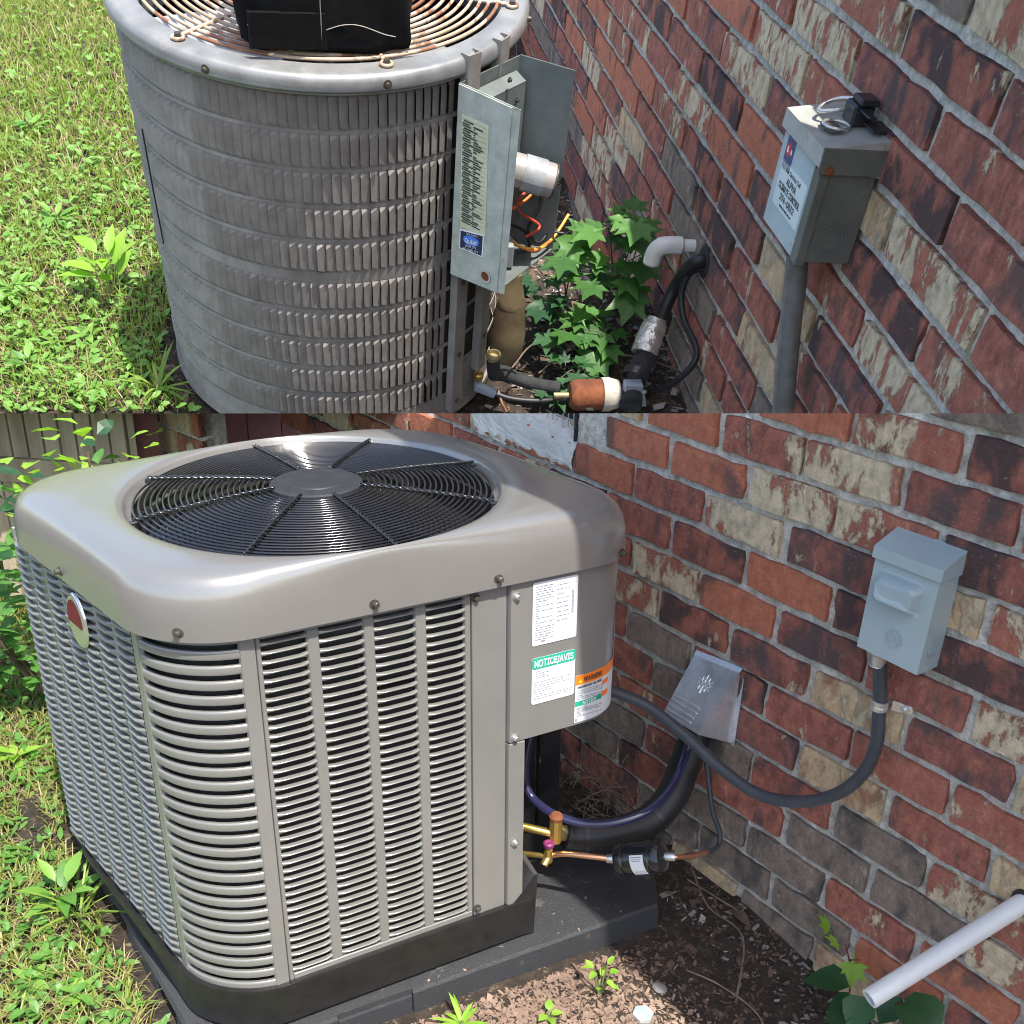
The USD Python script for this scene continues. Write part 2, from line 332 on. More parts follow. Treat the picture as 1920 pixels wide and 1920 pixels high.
look('conduit_old', (.105, .10, .088), (.155, .147, .134), 30, 0.6); look('label_pale', (.48, .56, .56), (.55, .62, .61), 12, 0.5); look('sticker_navy', (.05, .055, .14), rough=.4); look('sticker_red', (.5, .03, .04), rough=.4); look('sticker_white', (.75, .76, .77), rough=.4)
look('lock_black', (.012, .012, .014), (.02, .02, .022), 30, 0.4)
# new machine
look('new_paint', (.20, .198, .186), (.218, .216, .204), 8, 0.28, metal=0.35, coat=0.4); look('new_cover', (.255, .25, .238), (.27, .265, .253), 6, 0.23, metal=0.55, coat=0.5, bump=.05, bscale=6, bdist=.01)
look('guard_black', (.006, .006, .007), (.009, .009, .010), 30, 0.13, coat=.9); look('hub_grey', (.022, .024, .028), (.03, .032, .037), 30, 0.5, spec=.3); look('pan_black', (.0065, .006, .006), (.012, .0115, .011), 30, 0.45, spots=(.045, .042, .04), spot_thr=.69, spot_scale=14)
look('pad_black', (.018, .019, .021), (.040, .042, .047), 260, 0.42, bump=.9, bscale=500, bdist=.003, spots=(.085, .08, .075), spot_thr=.62, spot_scale=24)
look('label_white', (.56, .57, .60), (.60, .61, .63), 10, 0.45); look('green_print', (.015, .30, .20), rough=.45); look('orange_print', (.78, .18, .015), rough=.45); look('grey_print', (.20, .21, .24), rough=.5); look('yellow_print', (.8, .55, .02), rough=.5)
look('chrome', (.72, .72, .70), rough=.15, metal=.9); look('badge_maroon', (.13, .02, .022), rough=.6, spec=.2)
look('box_new', (.27, .335, .35), (.31, .375, .39), 5, 0.34, coat=.2, spots=(.34, .38, .38), spot_thr=.68, spot_scale=30); look('conduit_grey', (.035, .04, .046), (.05, .055, .062), 40, 0.45, spec=.35); look('galvanised', (.60, .60, .58), (.70, .70, .67), 30, 0.3, metal=.85); look('bright_tin', (.56, .58, .61), (.66, .69, .72), 7, 0.22, metal=.75, r2=.36)
look('vinyl_blue', (.012, .012, .035), (.02, .02, .055), 10, 0.08, coat=.6); look('violet_cap', (.16, .02, .09), rough=.4); look('drier_black', (.008, .009, .010), (.012, .013, .014), 20, 0.16, coat=.4)
look('fence_wood', (.26, .20, .14), (.42, .35, .26), 14, 0.85, stretch=(1, 1, .12), bump=.4, bscale=60); look('post_maroon', (.15, .05, .05), (.20, .075, .07), 20, 0.6); look('siding_pink', (.36, .17, .17), (.42, .21, .21), 12, 0.65); look('roof_soffit', (.55, .54, .50), (.6, .59, .55), 6, 0.8)
look('vent_wire', (.40, .42, .42), rough=.5, metal=.5); look('hex_cap', (.22, .33, .37), (.40, .38, .32), 30, 0.5); look('pebble', (.30, .285, .26), (.50, .48, .44), 20, 0.8, island=.4)


def project(f, X):
    Y = np.atleast_2d(X) @ f.M.T + f.t; return np.c_[CX + F * Y[:, 0] / Y[:, 2], CY + F * Y[:, 1] / Y[:, 2]], Y[:, 2]


# ------------------------------------------------------------------ brick walls (the same bond in both yards)
OFF = {0: -.01, 1: .06, 2: -.04, 3: -.03, 4: .08, 5: .02, 6: -.01, 7: .02, 8: -.02, 9: -.02, 10: -.03, 11: .05, 12: -.07}
SPEC = {(-1, 0): 'W', (-1, 1): 'G', (-1, 2): 'C', (0, -3): 'W', (0, -1): 'D', (0, 0): 'O', (0, 1): 'W', (0, 2): 'K', (1, -2): 'O', (1, -1): 'R', (1, 0): 'C', (1, 1): 'D', (1, 2): 'R', (2, -2): 'O', (2, -1): 'O', (2, 0): 'C', (2, 1): 'W', (2, 2): 'K',
        (3, -2): 'R', (3, -1): 'C', (3, 0): 'D', (3, 1): 'Y', (3, 2): 'C', (4, -2): 'R', (4, -1): 'K', (4, 0): 'O', (4, 1): 'K', (4, 2): 'K', (5, -2): 'C', (5, -1): 'O', (5, 0): 'D', (5, 1): 'R', (5, 2): 'C', (6, -2): 'W', (6, -1): 'K', (6, 0): 'D', (6, 1): 'Y', (6, 2): 'D',
        (7, -2): 'G', (7, -1): 'K', (7, 0): 'R', (7, 1): 'W', (8, 0): 'D', (8, 1): 'Y', (8, 2): 'R', (8, -1): 'G', (9, 0): 'R', (9, 1): 'G', (9, -1): 'G', (10, 0): 'R', (10, 1): 'Y', (10, 2): 'G', (11, 0): 'G', (11, 1): 'R', (12, 0): 'G', (12, 1): 'G', (13, 0): 'G', (11, -1): 'D', (2, 3): 'R', (3, 3): 'R', (4, 3): 'W', (5, 3): 'W', (6, 3): 'Y'}


def brick_mesh(x0, x1, z0, z1, proud, depth, rng):
    """One brick: an uneven front outline of 12 points, arrises worn back, four sides."""
    j = 0.0040; b = 0.0026
    xs = np.linspace(x0, x1, 6); out = [(x, z0) for x in xs] + [(x1, z0 + (z1 - z0) * t) for t in (.35, .7)] + [(x, z1) for x in xs[::-1]] + [(x0, z0 + (z1 - z0) * t) for t in (.7, .35)]
    out = A(out) + rng.normal(0, j * .45, (len(out), 2)).clip(-j, j); c = A([(x0 + x1) / 2, (z0 + z1) / 2]); n = len(out)
    for k in (0, 5, 8, 13): out[k] += (c - out[k]) / np.linalg.norm(c - out[k]) * rng.uniform(.0002, .0022)
    ins = out + (c - out) / np.maximum(np.linalg.norm(c - out, axis=1), 1e-6)[:, None] * b * 1.2
    tilt = rng.normal(0, .012, 2); f = lambda q, y: np.c_[q[:, 0], y + (q - c) @ tilt, q[:, 1]]
    V = np.vstack([f(ins, np.full(n, -proud)), f(out, np.full(n, -proud + b * .8)), np.c_[out[:, 0], np.full(n, depth), out[:, 1]], [[c[0], -proud - .0008, c[1]]]])
    fs = []
    for k in range(n):
        l = (k + 1) % n
        fs += [[3 * n, k, l], [k, n + k, n + l], [k, n + l, l], [n + k, 2 * n + k, 2 * n + l], [n + k, 2 * n + l, n + l]]
    return trimesh.Trimesh(V, fs, process=False)


def build_wall(fr, label, C, asp, rows, us, zbot, seed, joint, skip=lambda r, k, x0, x1: False, fade=None):
    rng = np.random.default_rng(seed); t = Thing('brick_wall', fr, (0, 0, zbot), label, 'brick wall')
    L = asp * C; mort = joint * C / .08; far = []
    for r in range(*rows):
        odd = r % 2 == 1
        if r not in OFF: OFF[r] = float(np.random.default_rng(100 + r).normal(0, .03))
        for k in range(*us):
            x0 = (k + (0 if odd else -.5) + OFF[r]) * L + mort / 2; x1 = x0 + L - mort
            z1, z0 = -r * C - mort / 2, -(r + 1) * C + mort / 2
            if skip(r, k, x0, x1): continue
            kk = SPEC.get((r, k)) or np.random.default_rng((r + 50) * 97 + k + 500).choice(list('RODKCWYG'), p=[.22, .14, .16, .08, .12, .15, .07, .06])
            if fade and rng.random() < fade(r, k): kk = rng.choice(list('GGYR'))
            m = brick_mesh(x0 + rng.normal(0, .002), x1 + rng.normal(0, .002), z0 + rng.normal(0, .0012), z1 + rng.normal(0, .0012), .0042 * C / .08 + rng.normal(0, .0011), .03, rng)
            m = clipped(m, fr)
            if m is None: continue
            px, zz = project(fr, m.vertices); vis = (px[:, 0].max() > -30) and (px[:, 0].min() < 1950) and (px[:, 1].max() > -30) and px[:, 1].min() < 1950 and zz.min() > .1
            name = f'brick_{KN[kk]}_{1 + (r * 7 + k) % 2}'
            if vis: t.part('brick', m, name, smooth=20, clip=False)
            else: far.append(m)
    if far: t.part('outer_bricks', far, 'brick_red_1', kind='stuff', clip=False)
    xa, xb = us[0] * L, us[1] * L; za, zb = -rows[1] * C, -rows[0] * C
    nx, nz = int((xb - xa) / .02), int((zb - za) / .016); X, Z = np.meshgrid(np.linspace(xa, xb, nx), np.linspace(za, zb, nz), indexing='ij')
    P = np.stack([X.ravel(), 0 * X.ravel(), Z.ravel()], 1); y = meshkit.fbm(P * 45, 3, seed) * .009 - .0015
    V = np.stack([X, y.reshape(X.shape) + .004, Z], -1)[:, ::-1]
    mm = grid(V)
    hole = A([skip(-int(math.ceil(c[2] / C)), None, c[0], c[0]) for c in mm.triangles_center])
    mm = trimesh.Trimesh(mm.vertices, mm.faces[~hole], process=False)
    t.part('mortar', mm, 'mortar', smooth=True)
    return t


# ------------------------------------------------------------------ plants
def leaf(o, d, L, w, rng, up=(0, 0, 1), shape='oval', cup=.25, droop=.35):
    """A leaf blade from o along d; a mid-rib with both halves lifted."""
    d = A(d, float) / np.linalg.norm(d); s = np.cross(d, up); s = s / (np.linalg.norm(s) + 1e-9); n = np.cross(s, d)
    if shape == 'oval': ts, ws = [0, .2, .45, .72, 1], [.05, .75, 1, .68, .02]
    elif shape == 'blade': ts, ws = [0, .35, .7, 1], [.8, 1, .75, .03]
    else:                                                             # lobed, like a maple leaf
        ang = np.radians([0, 14, 32, 46, 62, 80, 100, 128, 160]); rad = [1, .62, .50, .86, .56, .45, .66, .40, .22]
        P = [o]; pts = []
        for sg in (1, -1):
            for a_, r_ in zip(ang, rad):
                if sg == -1 and a_ == 0: continue
                pts.append((sg * a_, r_))
        pts.sort(); c = A(o) + d * L * .42; V = [c - n * L * .05]
        for a_, r_ in pts: V.append(c + (d * math.cos(a_) + s * math.sin(a_)) * r_ * L * .6 - n * (droop * r_ * r_ * L * .22) + n * rng.normal(0, .012 * L))
        V.append(A(o)); k = len(V)
        return trimesh.Trimesh(A(V), [[0, i, i + 1] for i in range(1, k - 1)] + [[0, k - 1, 1]], process=False)
    V = []
    for t_, w_ in zip(ts, ws):
        c = A(o) + d * L * t_ - n * droop * L * t_ * t_
        V += [c - s * w_ * w / 2 + n * cup * w_ * w / 2, c, c + s * w_ * w / 2 + n * cup * w_ * w / 2]
    fs = []
    for i in range(len(ts) - 1):
        a = i * 3
        for q in (0, 1): fs += [[a + q, a + q + 1, a + q + 4], [a + q, a + q + 4, a + q + 3]]
    return trimesh.Trimesh(A(V), fs, process=False)


def plant(name, fr, base, label, cat, stems, leaves, mat_leaf='weed_leaf', mat_stem='stem', group=None, sr=.0022):
    """stems: lists of points; leaves: (origin, direction, length, width, shape)"""
    t = Thing(name, fr, base, label, cat, group); rng = np.random.default_rng(abs(hash((round(base[0], 3), round(base[1], 3)))) % 2 ** 31)
    for s in stems: t.part('stem', tube(spline(s, 5), np.linspace(sr, sr * .5, (len(s) - 1) * 5 + 1), 6), mat_stem, smooth=True)
    for o, d, L, w, sh in leaves: t.part('leaf', leaf(o, d, L, w, rng, shape=sh, cup=rng.uniform(.1, .35), droop=rng.uniform(.15, .45)), mat_leaf, smooth=True)
    return t


def rosette(name, fr, base, label, cat, n, L, w, h, mat='weed_leaf', shape='oval', seed=0, group=None, lift=(.3, 1.1)):
    rng = np.random.default_rng(seed); b = A(base); stems, leaves = [], []
    for k in range(n):
        a = k * 2.4 + rng.normal(0, .3); top = b + A([math.cos(a) * h * .25, math.sin(a) * h * .25, h * rng.uniform(.35, 1)])
        stems.append([b + A([0, 0, -.01]), (b + top) / 2 + rng.normal(0, .004, 3), top]); leaves.append((top, (math.cos(a), math.sin(a), rng.uniform(*lift)), L * rng.uniform(.7, 1.15), w * rng.uniform(.8, 1.2), shape))
    return plant(name, fr, base, label, cat, stems, leaves, mat, group=group)


def blades(pts, h, w, rng, lean=.6):
    """Grass: one bent blade of two quads and a tip at each point, all in one mesh."""
    n = len(pts); a = rng.uniform(0, 2 * np.pi, n); d = np.c_[np.cos(a), np.sin(a), 0 * a]; s = np.c_[-np.sin(a), np.cos(a), 0 * a]
    hh = (h * rng.uniform(.45, 1.25, n))[:, None]; ww = (w * rng.uniform(.6, 1.3, n))[:, None]; ln = (lean * rng.uniform(.3, 1.6, n))[:, None]; up = A([0, 0, 1.0])
    c1 = pts + up * hh * .5 + d * hh * ln * .22; c2 = pts + up * hh * .85 + d * hh * ln * .62; tip = pts + up * hh * (1.02 - .25 * ln) + d * hh * ln * 1.05
    V = np.stack([pts - s * ww / 2, pts + s * ww / 2, c1 - s * ww * .5, c1 + s * ww * .5, c2 - s * ww * .33, c2 + s * ww * .33, tip], 1).reshape(-1, 3)
    b = (np.arange(n) * 7)[:, None]; fs = np.vstack([b + A([[0, 1, 3]]), b + A([[0, 3, 2]]), b + A([[2, 3, 5]]), b + A([[2, 5, 4]]), b + A([[4, 5, 6]])])
    return trimesh.Trimesh(V, fs, process=False)


def small_leaves(pts, L, w, rng, tilt=.5):
    n = len(pts); a = rng.uniform(0, 2 * np.pi, n); el = rng.uniform(-.1, tilt * 1.6, n); d = np.c_[np.cos(a) * np.cos(el), np.sin(a) * np.cos(el), np.sin(el)]; s = np.c_[-np.sin(a), np.cos(a), rng.normal(0, .35, n)]
    s /= np.linalg.norm(s, axis=1)[:, None]; LL = (L * rng.uniform(.5, 1.4, n))[:, None]; ww = (w * rng.uniform(.6, 1.3, n))[:, None]; nn = np.cross(d, s); nn *= np.sign(nn[:, 2:])
    V = np.stack([pts, pts + d * LL * .35 - s * ww / 2 + nn * ww * .12, pts + d * LL * .45, pts + d * LL * .35 + s * ww / 2 + nn * ww * .12, pts + d * LL * .75 - s * ww * .36 - nn * LL * .03, pts + d * LL * .75 + s * ww * .36 - nn * LL * .03, pts + d * LL - nn * LL * .14], 1).reshape(-1, 3)
    b = (np.arange(n) * 7)[:, None]; fs = np.vstack([b + A([x]) for x in ([0, 2, 1], [0, 3, 2], [1, 2, 4], [2, 3, 5], [2, 5, 4], [4, 5, 6])])
    return trimesh.Trimesh(V, fs, process=False)


def chips(pts, L, rng):
    """Flat splinters and crumbs lying on the ground."""
    n = len(pts); a = rng.uniform(0, 2 * np.pi, n); t_ = rng.normal(0, .3, (n, 2)); d = np.c_[np.cos(a), np.sin(a), t_[:, 0]]; s = np.c_[-np.sin(a), np.cos(a), t_[:, 1]]; LL = (L * rng.lognormal(0, .5, n))[:, None]; ww = LL * rng.uniform(.2, .7, n)[:, None]
    V = np.stack([pts - d * LL / 2 - s * ww / 3, pts - d * LL / 3 + s * ww / 2, pts + d * LL / 2 + s * ww / 4, pts + d * LL / 3 - s * ww / 2], 1).reshape(-1, 3) + A([0, 0, .002])
    b = (np.arange(n) * 4)[:, None]; return trimesh.Trimesh(V, np.vstack([b + A([[0, 2, 1]]), b + A([[0, 3, 2]])]), process=False)


def scatter(n, x, y, rng, keep=None, hz=lambda X, Y: 0 * X, clump=None):
    X, Y = rng.uniform(*x, n), rng.uniform(*y, n); m = np.ones(n, bool)
    if keep is not None: m &= keep(X, Y)
    if clump: m &= (meshkit.noise(np.c_[X, Y, 0 * X] * clump[0], clump[2]) + rng.normal(0, .12, n)) > clump[1]
    X, Y = X[m], Y[m]; return np.c_[X, Y, hz(X, Y)]


def keep_side(m, fr, per):
    """Drops whole blades that would reach across the line between the yards."""
    d = side(fr, m.vertices).reshape(-1, per).min(1) > 0; idx = np.repeat(d, per); f = m.faces[d[m.faces[:, 0] // per]]
    new = np.cumsum(idx) - 1; return trimesh.Trimesh(m.vertices[idx], new[f], process=False)


# ================================================================== THE YARD WITH THE OLD MACHINE
def hz_up(X, Y): return meshkit.fbm(np.c_[X, Y, 0 * X] * 3.0, 3, 5) * .03 - .012 + .03 * np.clip((Y - .75) / .4, 0, 1) - .43 * np.clip((-.25 - X) / .9, 0, 1) * np.clip((Y - .5) / .45, 0, 1)


X_, Y_ = np.meshgrid(np.linspace(-5.2, 1.3, 220), np.linspace(-3.2, 1.4, 160), indexing='ij')
single('ground', UG, grid(np.stack([X_, Y_, hz_up(X_.ravel(), Y_.ravel()).reshape(X_.shape)], -1)), 'soil', kind='structure', smooth=True)

CU, AU = .1064, 3.7474323
build_wall(UW, 'brick wall rising steeply past the old round condenser, with the weathered disconnect box on it', CU, AU, (-4, 21), (-12, 6), -2.2, 11, .0165, fade=lambda r, k: .25 if r > 9 else 0)

old = Thing('round_condenser', UG, (0, 0, .02), 'old grey round air conditioner with rusty grille and open electrical box', 'air conditioner')
R0, ZT, ZB, BH = .500, 1.060, .045, .0930
NL = 112; T0, T1 = math.radians(35.5), math.radians(35.5 - 290)
bands = [ZT - .005 - BH * k for k in (0, 1, 2, 3, 4)] + [ZT - .005 - BH * k for k in (5.22, 6.22, 7.22, 8.22, 9.22)]
def cyl(r, t, z_): return A([r * math.cos(t), r * math.sin(t), z_])
# the stamped jacket: slanted louvres band by band, plain rings between
LRG = np.random.default_rng(17)
def louvre(t, zt_, zb_, dt):
    a, b = t - dt * .5, t + dt * .48; hh, rp = .0070 * LRG.uniform(.65, 1.3) + (.006 if LRG.random() < .012 else 0), .0135            # the edge towards smaller angle stands proud
    o = [cyl(R0 + hh, a, zt_ - rp), cyl(R0 + hh, a, zb_ + rp), cyl(R0, b, zb_ + .002), cyl(R0, b, zt_ - .002), cyl(R0, a, zt_ - .001), cyl(R0, a, zb_ + .001)]
    i = [cyl(R0 + hh - .002, a + .003, zt_ - rp), cyl(R0 + hh - .002, a + .003, zb_ + rp)]
    return trimesh.Trimesh(A(o + i), [[0, 1, 2], [0, 2, 3], [0, 3, 4], [1, 5, 2], [0, 6, 1], [6, 7, 1]], process=False)
seen, rest = [], []
for zt_ in bands:
    for k in range(NL):
        t_ = T0 - (k + .5) * (T0 - T1) / NL; m = louvre(t_, zt_ - .0035, zt_ - BH + .0045, (T0 - T1) / NL)
        m.faces = m.faces[:, ::-1]
        face = math.cos(t_ - math.radians(-1)); (seen if face > .30 else rest).append((face, m))
seen.sort(key=lambda q: -q[0])
for f_, m in seen[:300]: old.part('louver', m, 'old_paint')
old.part('louver_rows', [m for _, m in seen[300:] + rest], 'old_paint', kind='stuff')
prof = []
for zt_ in bands: prof.append(zt_)
tops = [ZT + .004] + [z_ - BH - .0 for z_ in bands]
for k, zt_ in enumerate(bands):
    hi = (ZT + .006) if k == 0 else bands[k - 1] - BH + .005
    old.part('jacket_band', lathe([(R0 - .001, zt_ - .0055), (R0 + .0012, zt_ - .0045), (R0 + .0012, hi), (R0 - .001, hi + .001)], n=150, a0=T1, a1=T0)
             if True else None, 'old_paint', smooth=30)
old.part('jacket_band', lathe([(R0 - .001, ZB - .02), (R0 + .002, ZB - .02), (R0 + .002, bands[-1] - BH + .004), (R0 - .001, bands[-1] - BH + .006)], n=150, a0=T1, a1=T0), 'old_paint', smooth=30)
old.part('coil', lathe([(R0 - .014, ZB - .02), (R0 - .014, ZT)], n=80, a0=T1, a1=T0), 'coil_dark', smooth=True)
for tt in (-66.0,): old.part('jacket_seam', tube([cyl(R0 + .009, math.radians(tt), .82), cyl(R0 + .010, math.radians(tt), .66), cyl(R0 + .009, math.radians(tt), .50)], .0022, 5), 'black_void')
old.part('base_pan', lathe([(.05, .02), (R0 + .012, .02), (R0 + .012, ZB - .005), (R0 - .02, ZB), (.05, ZB)], n=90), 'old_paint', smooth=30)
# pressed cap with its rolled shoulder
RI = .456; ZC = 1.098
old.part('cap', lathe([(RI - .012, ZC - .05), (RI - .004, ZC - .012), (RI, ZC), (R0 + .008, ZC + .002), (R0 + .018, ZC - .004), (R0 + .023, ZC - .014), (R0 + .024, ZT + .008), (R0 + .021, ZT + .002), (R0 + .015, ZT), (R0 + .014, ZT - .006), (R0 - .01, ZT - .008)], n=140), 'old_cap', smooth=50)
for tt in (-31, 14, 74): old.part('cap_screw', screw(cyl(R0 + .023, math.radians(tt), ZT + .018), (math.cos(math.radians(tt)), math.sin(math.radians(tt)), 0), .006, .009), 'dark_screw', smooth=30)
# rusty wire grille: rings, spokes, eyelets
for k, r in enumerate(np.arange(.445, .09, -.0215)): old.part('grille_ring', ring((0, 0, ZC + .004 + .012 * (1 - r / .445)), r, .0044, 96, 6), 'rusty_wire', smooth=True)
for tt in (-43, 15.4, 74, 132, 190, 248):
    t_ = math.radians(tt); e = A([math.cos(t_), math.sin(t_), 0])
    s_ = old.part('grille_spoke', tube([A([0, 0, ZC + .007]) + e * r for r in (.09, .3, .466)], .0050, 7), 'rusty_wire', smooth=True)
    if s_:
        c_ = e * .482 + A([0, 0, ZC + .006]); old.part('eyelet', ring(c_, .0125, .0042, 20, 6), 'rusty_wire', s_, smooth=True); old.part('bolt', [lathe([(0, .010), (.0075, .010), (.0075, .003), (.012, .002), (.012, -.004), (0, -.004)], c_, n=12)], 'dark_screw', s_, smooth=30)
# fan under the grille
for k in range(4):
    a0 = math.radians(20 + 90 * k); V = []
    for r in np.linspace(.10, .425, 6): V.append([cyl(r, a0 + da * (1.0 - .25 * r / .42), ZC - .06 - .055 * (da - .4)) for da in np.linspace(0, .95, 6)])
    old.part('fan_blade', grid(A(V)), 'fan_metal', smooth=True)
old.part('fan_motor', lathe([(0, ZC - .03), (.09, ZC - .03), (.095, ZC - .05), (.095, ZC - .22), (0, ZC - .22)], n=30), 'old_cap', smooth=40)
old.part('shroud', lathe([(RI - .004, ZC - .02), (RI - .006, ZC - .14)], n=80), 'old_inner', smooth=True); old.part('interior', lathe([(0, .10), (R0 - .04, .10), (R0 - .04, ZC - .16)], n=50), 'black_void', smooth=40); TWO.update(['black_void', 'old_inner', 'coil_dark', 'old_cap', 'fan_metal'])
# posts of the service opening
def channel(t, z0, z1, w=.042, d=.026):
    e, s = A([math.cos(t), math.sin(t), 0]), A([-math.sin(t), math.cos(t), 0]); o = e * (R0 + .004)
    q = [(-w / 2, 0), (-w / 2, d), (w / 2, d), (w / 2, 0), (w / 2 - .003, 0), (w / 2 - .003, d - .003), (-w / 2 + .003, d - .003), (-w / 2 + .003, 0)]
    m = as_mesh(m3.Manifold.extrude(m3.CrossSection([A(q)[::-1]]), z1 - z0)); v = m.vertices
    return trimesh.Trimesh(o + v[:, :1] * s + v[:, 1:2] * e + v[:, 2:] * A([0, 0, 1]) + A([0, 0, z0]), m.faces[:, ::-1], process=False)
for tt, zlo in ((39.3, .05), (52.5, .14)):
    p_ = old.part('corner_post', channel(math.radians(tt), zlo, 1.105), 'old_paint'); t_ = math.radians(tt)
    e, s = A([math.cos(t_), math.sin(t_), 0]), A([-math.sin(t_), math.cos(t_), 0])
    old.part('screw', screw(e * (R0 + .018) + s * .022 + A([0, 0, 1.075]), s, .006, .006), 'steel', p_, smooth=30)
    for zz in (.50, .26, .09): old.part('rivet', screw(e * (R0 + .031) + A([0, 0, zz]), e, .005, .002), 'dark_screw', p_, smooth=30)
old.part('inner_plate', [lathe([(R0 - .03, .05), (R0 - .03, 1.03)], n=20, a0=math.radians(34), a1=math.radians(72))], 'black_void')
old.part('valve_plate', hull([cyl(.50, math.radians(42), .04), cyl(.50, math.radians(42), .165), cyl(.50, math.radians(55), .04), cyl(.50, math.radians(55), .215), cyl(.507, math.radians(42), .04), cyl(.507, math.radians(42), .165), cyl(.507, math.radians(55), .04), cyl(.507, math.radians(55), .215)]), 'old_paint')
for k, (tt, zz) in enumerate(((60, .5), (61.5, .42), (63, .34), (64.5, .26))):
    old.part('tube_return', ring((0, 0, 0), .024, .006, 14, 6) .apply_transform(trimesh.transformations.rotation_matrix(math.pi / 2, [1, 0, 0])).apply_translation(cyl(.475, math.radians(tt), zz)), 'coil_dark', smooth=True)

# open electrical box: back plate on the posts, two side plates, floor, parts and wires inside
PA, PB, PC, PD = A([.438, .298]), A([.286, .464]), A([.552, .406]), A([.366, .585]); BT, BBt = 1.050, .548
def plate(p, q, za, zb, th, zc=None, zd=None):
    d_ = (q - p) / np.linalg.norm(q - p); n_ = A([-d_[1], d_[0]]) * th; zc = za if zc is None else zc; zd = zb if zd is None else zd
    return hull([(*p, za), (*p, zb), (*q, zc), (*q, zd), (*(p + n_), za), (*(p + n_), zb), (*(q + n_), zc), (*(q + n_), zd)])
cb = old.part('control_box', plate(PA, PB, BBt, BT, .003), 'old_inner')
door = old.part('box_side', plate(PA, PC, BBt, BT, -.003, .565, BT), 'old_door', cb); old.part('door_lip', box((0, 0, 0), (1, 1, 1)).apply_transform(np.block([[np.c_[np.r_[(PC - PA), 0], np.r_[A([.012, .014]), 0], [0, 0, .003]], np.r_[PA, BT][:, None]], [0, 0, 0, 1]])), 'old_door', cb)
old.part('door_flange', plate(PC, PC + A([.010, .016]), .565, BT, .003), 'old_door', cb)
old.part('box_side', plate(PB, PD, .565, BT + .002, .003), 'old_inner', cb); old.part('box_floor', hull([(*PA, BBt), (*PB, .560), (*PC, .565), (*PD, .57), (*PA, BBt + .003), (*PB, .563), (*PC, .568), (*PD, .573)]), 'old_inner', cb)
mid = lambda u, v: PA + (PB - PA) * u + (PC - PA) * v
old.part('inner_panel', plate(mid(.06, .22), mid(.94, .22), .60, BT - .045, .003), 'old_inner', cb); old.part('bent_edge', hull([(*mid(.06, .22), BT - .045), (*mid(.94, .22), BT - .045), (*mid(.06, .02), BT - .03), (*mid(.94, .02), BT - .03), (*mid(.06, .22), BT - .048), (*mid(.94, .22), BT - .048), (*mid(.06, .02), BT - .033), (*mid(.94, .02), BT - .033)]), 'old_inner', cb)
for u_, z_ in ((.12, 1.02), (.62, 1.03), (.55, .93), (.80, .90), (.78, .97)): old.part('box_screw', screw((*mid(u_, .235), z_), (*(PC - PA), 0), .004, .006), 'dark_screw', cb, smooth=30)
dn = A([(PC - PA)[1], -(PC - PA)[0]]) / np.linalg.norm(PC - PA); du = (PC - PA) / np.linalg.norm(PC - PA)
def on_door(s, z_, off=.0045): return A([*(PA + du * s + dn * off), z_])
ex, ey = A([*du, 0]), A([0, 0, 1.0])
def sticker(t, name, pts, mat, parent, off=.0045, th=.0008, label=None):
    q = [on_door(a_, z_, off) for a_, z_ in pts]; n_ = A([*dn, 0]) * th; return t.part(name, hull([x_ for x_ in q] + [x_ - n_ for x_ in q]), mat, parent, label=label)
lb = sticker(old, 'rating_label', ((.014, .986), (.096, .988), (.108, .708), (.026, .695)), 'label_old', cb)
rg = np.random.default_rng(3); pr = []
for k in range(44):
    f_ = k / 44; z_ = .976 - f_ * .262; s0 = .019 + f_ * .011
    if k in (8, 9, 10, 11): s1 = s0 + .05
    for a_, b_ in ([(0, .018 + .012 * rg.random()), (.034, .034 + .034 * rg.random())] if k % 3 else [(.004, .030 + .036 * rg.random())]):
        q = [on_door(s0 + a_, z_, .0058), on_door(s0 + b_, z_, .0058)]; pr.append(hull([q[0], q[1], q[0] - ey * .0032, q[1] - ey * .0032, q[0] + A([*dn, 0]) * .0004, q[1] + A([*dn, 0]) * .0004]))
    if k % 2 == 0: q = [on_door(s0 - .001, z_ + .002, .0056), on_door(s0 + .072, z_ + .002, .0056)]; pr.append(hull([q[0], q[1], q[0] - ey * .0006, q[1] - ey * .0006, q[0] + A([*dn, 0]) * .0004]))
old.part('print', pr, 'print_dark', lb) if False else old.part('label_print', pr, 'print_dark', cb)
sticker(old, 'badge', ((.026, .693), (.104, .709), (.104, .646), (.027, .638)), 'sticker_white', cb); sticker(old, 'badge_field', ((.029, .690), (.101, .705), (.101, .649), (.030, .642)), 'navy', cb, .0056)
th = np.linspace(0, 2 * np.pi, 24, endpoint=False); sticker(old, 'badge_oval', [(.065 + .026 * math.cos(a_), .676 + .014 * math.sin(a_) + .004 * math.cos(a_)) for a_ in th], 'blue_print', cb, .0062)
exs = A([*du, 0]) * .98 + ey * .17
old.part('badge_print', [text('Quiet', .012, on_door(.065, .668, .0068), exs, ey, True, True, depth=.0004), text('BUILT WITH', .0045, on_door(.068, .692, .0068), exs, ey, True, depth=.0004), text('QUALITY', .006, on_door(.066, .657, .0068), exs, ey, True, depth=.0004), text('RELIABILITY', .006, on_door(.066, .647, .0068), exs, ey, True, depth=.0004)], 'label_pale', cb)
hc = on_door(.118, .597, .003); old.part('knockout_rim', lathe([(.013, .0), (.013, .004), (.0175, .004), (.0175, 0)], hc, A([*dn, 0]), 24), 'chalky_white', cb, smooth=30); old.part('knockout_hole', lathe([(0, .0021), (.0135, .0021)], hc, A([*dn, 0]), 24), 'rust', cb)
